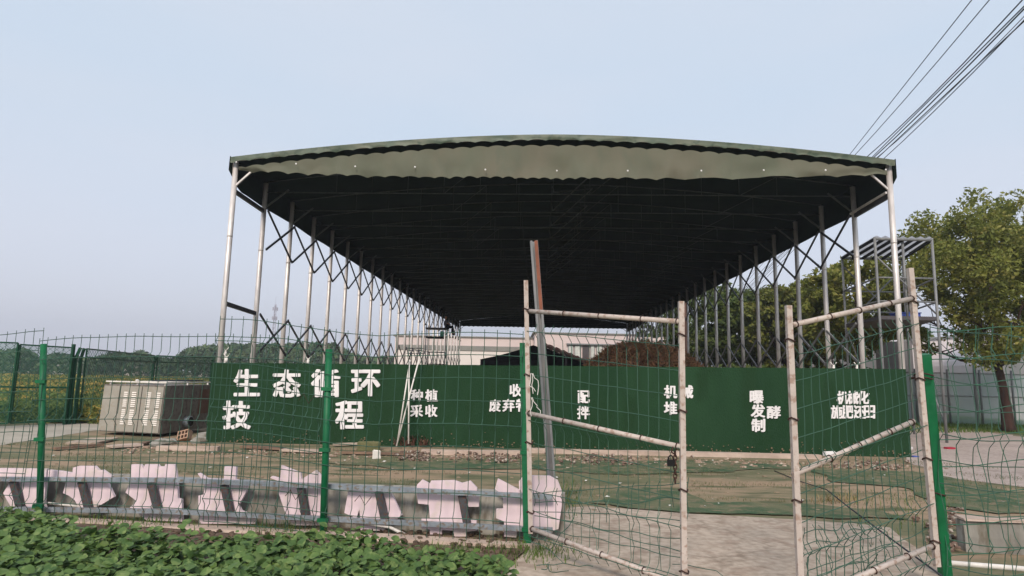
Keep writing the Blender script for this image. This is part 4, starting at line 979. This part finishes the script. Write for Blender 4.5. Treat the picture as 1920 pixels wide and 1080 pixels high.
# straw heap
Yh = 24; hc = at(1215, 700, Yh); prof2 = [(1085, 0.9), (1105, 1.9), (1130, 2.25), (1150, 2.6), (1180, 2.75), (1215, 2.8), (1240, 2.72), (1265, 2.6), (1285, 2.45), (1300, 2.1), (1320, 1.85), (1345, 1.7), (1375, .8)]
def heapz(x, y):
    px = 960 + (x / Yh) * F_PX; h = interp(prof2, px) * max(0, 1 - (abs(y - Yh - .6) / 3.0) ** 2) ** .6
    if px < 1075 or px > 1390: h = 0
    return h
x0, x1 = at(1070, 700, Yh).x, at(1395, 700, Yh).x; mb = MB(); nx_, ny_ = 90, 60; vs = []; fs = []
for j in range(ny_ + 1):
    for i in range(nx_ + 1):
        x = x0 + (x1 - x0) * i / nx_; y = Yh - 2.8 + 7 * j / ny_; h = heapz(x, y); h = h * (1 + .06 * nv((x, y, 0), 1.5)) + (.12 * nv((x, y, 3), 4) + .06 * nv((x, y, 3), 11) if h > .1 else 0)
        vs.append((x, y, max(h, -.02)))
for j in range(ny_):
    for i in range(nx_): q = j * (nx_ + 1) + i; fs.append((q, q + 1, q + nx_ + 2, q + nx_ + 1))
mb.add(vs, fs, True)
tag(mb.build('straw_heap', G['pile'], None, (hc.x, Yh, 0)), 'rounded heap of brown rotting straw behind the sign', 'heap')
rg = random.Random(12); vs = []; fs = []
for i in range(16000):
    x = rg.uniform(x0, x1); y = rg.uniform(Yh - 2.6, Yh + 1.5); h = heapz(x, y)
    if h < .5: continue
    p = Vector((x, y, h + rg.uniform(-.05, .16))); d = Vector((rg.gauss(0, 1), rg.gauss(0, 1), rg.gauss(0, .7))).normalized() * rg.uniform(.08, .3); e = Vector((rg.gauss(0, 1), rg.gauss(0, 1), rg.gauss(0, 1))).normalized() * rg.uniform(.01, .05)
    k = len(vs); vs += [p - d, p + e, p + d + Z * rg.uniform(-.08, .03), p - e]; fs.append((k, k + 1, k + 2, k + 3))
mb = MB(); mb.add(vs, fs); tag(mb.build('loose_straw', G['straw'], None, (0, 0, 0)), 'loose straw and dry stalks bristling over the brown heap', 'straw', kind='stuff')

# ------------------------------------------------------------------ worker seated on a high work platform at the left canopy row
Yp = 42
wp = thing('work_platform', tuple(down(at(820, 700, Yp), 0)), 'slim rolling work platform beside the far left canopy posts', 'scaffold')
xL, xR = at(796, 700, Yp).x, at(850, 700, Yp).x; zs = at(835, 614, Yp).z; z2 = at(806, 632, Yp).z; z3 = at(806, 616, Yp).z; zl_ = at(820, 660, Yp).z
for (x, y) in ((xL, Yp), (xR - .6, Yp), (xL, Yp + 1.0), (xR - .6, Yp + 1.0)):
    mb = MB(); mb.tube([(x, y, 0), (x, y, zs + .2)], .035, 6); part('pole', mb, G['channel'], wp)
mb = MB(); mb.box(((xL + xR) / 2 - .3, Yp + .5, zs - .06), (xR - xL - .5, 1.1, .08)); part('seat_board', mb, G['strut'], wp)
mb = MB(); mb.box((xL + .55, Yp + .5, z2), (1.1, 1.1, .1)); part('deck', mb, G['black'], wp)
for z0 in (z3, zl_, zl_ - .8):
    for y in (Yp, Yp + 1): mb = MB(); mb.tube([(xL, y, z0), (xR - .6, y, z0)], .02, 6); part('rung', mb, G['black'], wp)
def skin(name, verts, edges, radii, m, parent, sub=2):
    me = bpy.data.meshes.new(name); me.from_pydata(verts, edges, []); o = bpy.data.objects.new(name, me); C.objects.link(o)
    md = o.modifiers.new('s', 'SKIN'); 
    for i, r in enumerate(radii): me.skin_vertices[0].data[i].radius = r if isinstance(r, tuple) else (r, r)
    me.skin_vertices[0].data[0].use_root = True
    s2 = o.modifiers.new('u', 'SUBSURF'); s2.levels = sub; s2.render_levels = sub
    dg = bpy.context.evaluated_depsgraph_get(); dg.update(); m2 = bpy.data.meshes.new_from_object(o.evaluated_get(dg)); bpy.data.objects.remove(o)
    m2.materials.clear(); m2.materials.append(m)
    for p in m2.polygons: p.use_smooth = True
    ob = bpy.data.objects.new(name, m2); C.objects.link(ob)
    if parent is not None: ob.parent = parent
    return ob
px_, sz = xR - .62, zs
per = bpy.data.objects.new('person', None); C.objects.link(per); per.location = (px_, Yp + .35, sz); per['_o'] = tuple(per.location)
tag(per, 'worker in grey jacket and black trousers seated high by the far left canopy posts', 'person')
V = [(0, 0, .1), (-.03, 0, .35), (-.05, 0, .52), (-.03, 0, .62), (-.01, 0, .70), (0, 0, .80),
     (.0, -.17, .50), (.12, -.26, .28), (.32, -.2, .2), (.0, .17, .50), (.1, .25, .3), (.3, .18, .22),
     (.05, -.09, .08), (.46, -.11, .06), (.50, -.11, -.36), (.66, -.11, -.42), (.05, .09, .08), (.45, .12, .05), (.42, .12, -.38), (.58, .12, -.44)]
Ed = [(0, 1), (1, 2), (2, 3), (3, 4), (4, 5), (2, 6), (6, 7), (7, 8), (2, 9), (9, 10), (10, 11), (0, 12), (12, 13), (13, 14), (14, 15), (0, 16), (16, 17), (17, 18), (18, 19)]
Ra = [.15, .14, .13, .06, .09, .08, .06, .045, .03, .06, .045, .03, .09, .065, .045, .035, .09, .065, .045, .035]
skin('body', V, Ed, Ra, G['skin'], per)
skin('jacket', V[:3] + V[6:8] + V[9:11], [(0, 1), (1, 2), (2, 3), (3, 4), (2, 5), (5, 6)], [.18, .175, .16, .085, .065, .085, .065], G['jacket'], per)
skin('trousers', [V[0], V[12], V[13], V[14], V[16], V[17], V[18]], [(0, 1), (1, 2), (2, 3), (0, 4), (4, 5), (5, 6)], [.165, .115, .09, .07, .115, .09, .07], G['trouser'], per)
for k in (15, 19):
    skin('shoe', [V[k - 1][:2] + (V[k - 1][2] - .04,), V[k]], [(0, 1)], [.06, .05], G['black'], per)
skin('hair', [(-.02, 0, .80), (-.03, 0, .87)], [(0, 1)], [.1, .07], G['black'], per)
mb = MB(); mb.box((xR - .85, Yp + .1, sz - .45), (.24, .2, .32)); mb.box((xR - .85, Yp + .1, sz - .27), (.2, .16, .05)); tag(mb.build('tool_bag', G['bag']), 'pale green bag hanging beside the seated worker', 'bag')

# ------------------------------------------------------------------ greenhouse, netting at far right
gh = thing('greenhouse', tuple(down(at(1760, 700, 34), 0)), 'pale plastic film greenhouse with flat eave behind the right wire fence', 'greenhouse')
Yg = 34; a = at(1690, 700, Yg); b = at(2150, 700, Yg); z0 = at(1700, 640, Yg).z; z1 = at(1810, 631, Yg).z; z2_ = z1 + (z1 - z0) * 3
mb = MB(); n = 24
for i in range(n):
    u0, u1 = i / n, (i + 1) / n; p0 = Vector((a.x + (b.x - a.x) * u0, Yg, 0)); p1 = Vector((a.x + (b.x - a.x) * u1, Yg, 0)); h0 = z0 + (z1 - z0) * min(1, u0 * 4); h1 = z0 + (z1 - z0) * min(1, u1 * 4)
    mb.hexa([p0, p1, p1 + Vector((0, 20, 0)), p0 + Vector((0, 20, 0))], [p0 + Z * h0, p1 + Z * h1, p1 + Vector((0, 20, h1 + .5)), p0 + Vector((0, 20, h0 + .5))])
part('film_wall', mb, G['film'], gh)
mb = MB()
for i in range(n + 1):
    if i % 2: continue
    x = a.x + (b.x - a.x) * i / n; mb.bar((x, Yg - .06, 0), (x, Yg - .06, z0 + (z1 - z0) * min(1, i / n * 4)), .05, .05)
part('rib', mb, G['channel'], gh)
mb = MB(); mb.bar((a.x - .1, Yg - .05, z0), (a.x + (b.x - a.x) / 4, Yg - .05, z1), .12, .12); mb.bar((a.x + (b.x - a.x) / 4, Yg - .05, z1), (b.x, Yg - .05, z1), .12, .12); part('gutter', mb, G['channel'], gh)
mb = MB(); p0, p1 = at(1690, 700, 30), at(1714, 700, 30); zz = at(1700, 640, 30).z; mb.box(((p0.x + p1.x) / 2, 31, zz / 2), (p1.x - p0.x, 2, zz)); sh = mb.build('grey_shed', mat('shed_grey', lin(128, 126, 128), lin(110, 110, 114), 1, rough=.8, stretch=(5, 5, .3)))
tag(sh, 'narrow grey sheet metal shed at the left end of the greenhouse', 'shed')
gh2 = thing('greenhouse', tuple(down(at(1990, 700, 29), 0)), 'arched plastic film tunnel at the right photo edge behind the big tree', 'greenhouse')
xc = at(1985, 700, 29).x; rr = at(1985, 700, 29).x - at(1880, 700, 29).x; hz = at(1920, 640, 29).z
mb = MB(); n = 20
for i in range(n):
    t0, t1 = math.pi * i / n, math.pi * (i + 1) / n
    q = lambda t: (xc - math.cos(t) * rr, 2.2 + (hz - 2.2) * math.sin(t) ** .8)
    (xa, za), (xb_, zb_) = q(t0), q(t1)
    mb.quad((xa, 29, za), (xb_, 29, zb_), (xb_, 45, zb_), (xa, 45, za)); mb.quad((xa, 29, 0), (xb_, 29, 0), (xb_, 29, zb_), (xa, 29, za))
mb.quad((xc - rr, 29, 0), (xc - rr, 29, 2.2), (xc - rr, 45, 2.2), (xc - rr, 45, 0)); part('film', mb, G['film'], gh2)
nf = thing('net_fence', tuple(down(at(1800, 700, 25.5), 0)), 'bluish green see-through netting fence along the grass verge at right', 'fence')
Yn = 25.5; a = at(1690, 700, Yn); b = at(2200, 700, Yn); zn = at(1800, 700, Yn).z
mb = MB(); mb.quad((a.x, Yn, 0), (b.x, Yn, 0), (b.x, Yn, zn), (a.x, Yn, zn)); part('net', mb, G['net'], nf)
for i in range(9):
    x = a.x + (b.x - a.x) * (i + .4) / 8.5; mb = MB(); mb.tube([(x, Yn - .05, 0), (x, Yn - .05, zn + .15)], .04, 6); part('post', mb, G['channel'], nf)
mb = MB(); mb.tube([(a.x, Yn - .04, zn), (b.x, Yn - .04, zn)], .02, 5); mb.tube([(a.x, Yn - .04, zn * .55), (b.x, Yn - .04, zn * .55)], .02, 5); part('rail', mb, G['channel'], nf)
mb = MB(); p0 = at(1840, 700, 24.5); mb.tube([(p0.x - .3, 24.5, 0), (p0.x - .25, 24.5, at(1840, 674, 24.5).z)], .06, 8)
tag(mb.build('pale_pole', G['channel']), 'pale thick pole standing left of the big tree trunk', 'pole')
block('red_scrap', 1777, 1792, 843, .05, .12, G['red'], 'small crimson scrap lying on the concrete road', 'litter')
block('blue_scrap', 1713, 1724, 858, .03, .1, G['blue'], 'small blue scrap lying by the right end of the sign', 'litter')

# ------------------------------------------------------------------ power cables over the right corner
pole_x, pole_y = at(1343, 700, 80).x, 80.0
up_ = thing('utility_pole', (pole_x, pole_y, 0), 'concrete utility pole hidden among the far right trees', 'pole')
mb = MB(); mb.tube([(pole_x, pole_y, 0), (pole_x, pole_y, 9.3)], [.19, .12], 10); part('pole', mb, G['conc_wall'], up_)
mb = MB(); mb.bar((pole_x - .8, pole_y, 9.0), (pole_x + .8, pole_y, 9.0), .1, .1); part('crossarm', mb, G['channel'], up_)
ordn = ['leftmost', 'second from left', 'third from left', 'fourth from left', 'fifth from left', 'third from right', 'second from right', 'rightmost']
for i, (x0, y0, x1, y1, h, r) in enumerate([(1590, 294, 1822, 0, 9.5, .011), (1598, 296, 1855, 0, 9.5, .011), (1619, 300, 1917, 0, 9.0, .014), (1628, 302, 1920, 12, 8.8, .013),
                              (1630, 303, 1920, 17, 8.7, .016), (1635, 303, 1922, 29, 8.5, .008), (1637, 304, 1922, 38, 8.4, .013), (1650, 304, 1922, 36, 8.4, .011)]):
    p0, p1 = pz(x0, y0, h), pz(x1, y1, h); d = p1 - p0; mb = MB()
    end = p0 + d * 2.6; far = Vector((pole_x - .7 + .2 * i, pole_y, 9.05))
    pts = [end, p0 + d * 1.7] + [p0 + d * t - Z * (.12 * 4 * t * (1 - t)) * (i % 3) * .5 for t in (1, .75, .5, .25, 0)] + [p0.lerp(far, t) - Z * .5 * 4 * t * (1 - t) * .3 for t in (.33, .66, 1)]
    mb.tube(pts, r, 5)
    tag(mb.build('power_cable', G['cable']), ordn[i] + ' of the thin dark power cables crossing the sky at upper right', 'cable', 'power cables over the right corner')

# ------------------------------------------------------------------ vegetation on the ground
def leafy(vs, fs, c, r, d, n):                     # one cupped oval leaf: 2 x 4 quads
    a = d; b = n.cross(d).normalized(); k = len(vs); wd = [.25, .95, 1.0, .6, .0]
    for i, t in enumerate((0, .3, .58, .85, 1.0)):
        m = c + a * (t * 2 * r) - n * (.45 * r * t * t); hw = wd[i] * r * .82
        vs += [m - b * hw + n * (.22 * hw), m, m + b * hw + n * (.22 * hw)]
    for i in range(4):
        q = k + i * 3; fs += [(q, q + 1, q + 4, q + 3), (q + 1, q + 2, q + 5, q + 4)]
bed = [(-6.6, 6.15), (-5.2, 6.0), (-3.95, 5.85), (-3.6, 5.4), (-3.3, 5.2), (-2.6, 5.22), (-1.8, 5.25), (-1.2, 5.2), (-.7, 5.15), (-.35, 5.0), (-.08, 4.75), (.06, 4.4), (0, 3.9), (-.2, 3.2), (-.6, 2.4), (-4.2, 2.4), (-6, 4)]
def inside(x, y, P):
    c = False; j = len(P) - 1
    for i in range(len(P)):
        if (P[i][1] > y) != (P[j][1] > y) and x < (P[j][0] - P[i][0]) * (y - P[i][1]) / (P[j][1] - P[i][1]) + P[i][0]: c = not c
        j = i
    return c
rg = random.Random(42); vs = []; fs = []; vs2 = []; fs2 = []; cnt = 0
while cnt < 3300:
    x = rg.uniform(-6.6, 0); y = rg.uniform(2.4, 6.6)
    if not inside(x, y, bed): continue
    cnt += 1; hgt = .2 + .07 * nv((x, y, 0), 1.2) + rg.uniform(-.03, .03)
    if x > -.8: hgt *= .8
    base = Vector((x, y, 0)); tgt2 = rg.random() < .08 + .3 * max(0, nv((x, y, 9), 1.5))
    for k in range(rg.randint(6, 9)):
        a = rg.uniform(0, 6.28); tl_ = rg.uniform(.15, 1.1); dirn = Vector((math.cos(a), math.sin(a), rg.uniform(-.2, .7))).normalized()
        c = base + Vector((math.cos(a) * .05 * tl_, math.sin(a) * .05 * tl_, .03 + hgt * rg.uniform(.35, 1.05)))
        n = (Vector((rg.gauss(0, .5), rg.gauss(0, .5) - .3, 1)))
        n = (n - dirn * n.dot(dirn)).normalized(); r = rg.uniform(.015, .045)
        if tgt2: leafy(vs2, fs2, c, r * .8, dirn, n)
        else: leafy(vs, fs, c, r, dirn, n)
G['crop'] = mat('crop_leaf', lin(94, 120, 64), lin(68, 96, 52), 5, rough=.55, trans=.2, c3=lin(116, 136, 80), spec=.25, detail=3)
G['crop2'] = mat('crop_leaf_young', lin(98, 122, 56), lin(80, 106, 50), 6, rough=.55, trans=.3)
mb = MB(); mb.add(vs, fs, True); tag(mb.build('leafy_crop', G['crop'], None, (0, 0, 0)), 'dense bed of broad leaved green vegetables in the foreground', 'crop', kind='stuff')
mb = MB(); mb.add(vs2, fs2, True); tag(mb.build('young_leaves', G['crop2'], None, (0, 0, 0)), 'lighter young leaves mixed into the foreground vegetables', 'crop', kind='stuff')
def blades(name, label, pts_fn, n, h, m, wdt=.006, seed=0):
    rg = random.Random(seed); vs = []; fs = []
    for i in range(n):
        p = pts_fn(rg)
        if p is None: continue
        hh = h * rg.uniform(.4, 1.2); a = rg.uniform(0, 6.28); d = Vector((math.cos(a), math.sin(a), 0)); e = Vector((-d.y, d.x, 0)) * wdt; k = len(vs)
        vs += [p - e, p + e, p + d * hh * .25 + Z * hh * .6 + e * .6, p + d * hh * .25 + Z * hh * .6 - e * .6, p + d * hh * .7 + Z * hh]
        fs += [(k, k + 1, k + 2, k + 3), (k + 3, k + 2, k + 4)]
    mb = MB(); mb.add(vs, fs); return tag(mb.build(name, m, None, (0, 0, 0)), label, 'grass', kind='stuff')
def yard_pt(rg):
    x = rg.uniform(-12, 9); y = rg.uniform(6.8, 13.2)
    if nv((x, y * 1.6, 4), .8) < .05 + .3 * rg.random(): return None
    if x > .6 and x < 4.2 and y < 8.2: return None
    return Vector((x, y, 0))
blades('short_grass', 'short sparse grass growing over the dirt yard before the sign', yard_pt, 45000, .045, mat('dry_grass', lin(92, 100, 66), lin(112, 110, 78), 1.5, rough=.9, trans=.2), .004, 1)
def verge_pt(rg):
    p = pz(rg.uniform(1700, 2100), rg.uniform(776, 812)); return Vector((p.x, p.y, 0)) if p.y > 0 else None
blades('verge_blades', 'bright grass blades on the verge beside the road', verge_pt, 9000, .12, G['grass'], .012, 2)
def edge_pt(rg):
    q = rg.choice([(1062, 935, 14, 16), (1700, 940, 60, 30), (1000, 1040, 40, 12), (520, 1000, 40, 10), (250, 985, 60, 6), (880, 1036, 90, 8)])
    p = pz(rg.gauss(q[0], q[2]), rg.gauss(q[1], q[3])); return Vector((p.x, p.y, 0))
blades('weeds', 'wispy weeds at the wall ends and the edge of the apron', edge_pt, 1600, .09, G['grass'], .004, 3)
def dry_pt(rg):
    p = pz(rg.gauss(1565, 25), rg.gauss(940, 4)); return Vector((p.x, p.y, 0))
blades('dry_stalks', 'small tuft of dry yellow stalks lying on the green net', dry_pt, 130, .1, mat('dry_stalk', lin(150, 134, 96), lin(120, 106, 76), 3, rough=1), .006, 6)
def dead_pt(rg):
    p = pz(rg.choice([rg.gauss(762, 9), rg.gauss(795, 8)]), rg.gauss(836, 2)); return Vector((p.x, p.y, rg.uniform(0, .06)))
blades('dead_weeds', 'brown dead weeds at the foot of the white pole stand', dead_pt, 260, .22, mat('dead_weed', lin(104, 74, 60), lin(70, 54, 46), 3, rough=1), .02, 7)
rg = random.Random(31)
mb = MB()
for i in range(110):
    x = rg.uniform(-9, 8.5); y = rg.uniform(7.2, 13.0); r = rg.uniform(.012, .035); a = rg.uniform(0, 3); u = Vector((math.cos(a), math.sin(a), .1)); v = Vector((-math.sin(a), math.cos(a), rg.uniform(0, .5)))
    c_ = Vector((x, y, .02)); mb.add([c_ - u * r, c_ + v * r * .7, c_ + u * r * 1.2, c_ - v * r * .5], [(0, 1, 2, 3)])
tag(mb.build('litter_scraps', G['pvc'], None, (0, 0, 0)), 'tiny pale paper and plaster scraps strewn over the yard', 'litter', kind='stuff')
# soy field on the left
rg = random.Random(6); V1 = [[], []]; F1 = [[], []]
for i in range(60000):
    t = rg.random(); y = 17.6 + 75 * t ** 2.4; x = rg.uniform(-.95, -.42) * y * 1.0
    if y < 22 and x > -9.5: continue
    yel = nv((x, y, 0), .35) + .3 * rg.uniform(-1, 1) > (.22 if y < 24 else .1); k = 1 if yel else 0
    h = .5 + .12 * nv((x, y, 5), .5)
    leafquad(V1[k], F1[k], Vector((x, y, h * rg.random() ** .5)), .05 + y * .0022, rg, .6)
G['soy'] = mat('soy_leaf', lin(124, 132, 70), lin(94, 112, 58), 1.2, rough=.8, trans=.25)
G['soy2'] = mat('soy_yellow', lin(192, 164, 84), lin(160, 144, 74), 1.2, rough=.8, trans=.25)
for k, nm, lb in ((0, 'field_crop', 'green leafy rows of the field beyond the framed fence'), (1, 'field_crop', 'yellowing leaves of the field beyond the framed fence')):
    mb = MB(); mb.add(V1[k], F1[k]); tag(mb.build(nm, G['soy' if k == 0 else 'soy2'], None, (0, 0, 0)), lb, 'crop', kind='stuff')
# small litter and clods across the yard
rg = random.Random(15); mb = MB()
for i in range(700):
    x = rg.uniform(-11, 8); y = rg.uniform(6.9, 13.2); r = rg.uniform(.008, .03); mb.blob((x, y, r * .3), (r * 1.4, r, r * .6), rg)
tag(mb.build('clods', mat('clod', lin(140, 126, 106), lin(110, 98, 82), 2, rough=1), None, (0, 0, 0)), 'small clods and gravel scattered over the yard', 'gravel', kind='stuff')
mb = MB()
for i in range(500):
    p = pz(rg.uniform(200, 980), rg.uniform(1000, 1045)); r = rg.uniform(.006, .025); mb.blob((p.x, p.y, .02 + r * .3), (r * 1.3, r, r * .8), rg)
tag(mb.build('soil_crumbs', G['soil'], None, (0, 0, 0)), 'dark soil crumbs between kerb and vegetable bed', 'soil', kind='stuff')

# thin warm haze that pales the far wood, mast and hall
hm = bpy.data.materials.new('haze_air'); hm.use_nodes = True; hn = hm.node_tree; hn.nodes.remove(hn.nodes['Principled BSDF'])
pv = hn.nodes.new('ShaderNodeVolumePrincipled'); pv.inputs['Color'].default_value = (.86, .9, 1, 1); pv.inputs['Density'].default_value = 0.001; pv.inputs['Anisotropy'].default_value = 0.2
hn.links.new(pv.outputs[0], hn.nodes['Material Output'].inputs['Volume'])
mb = MB(); mb.box((0, 440, 31), (1720, 960, 64)); hz_ = mb.build('haze', hm, None, (0, 0, 0)); hz_['kind'] = 'stuff'
hz_['label'] = 'thin pale haze lying over the fields'

for o in list(scene.objects):
    if '_o' in o.keys(): del o['_o']
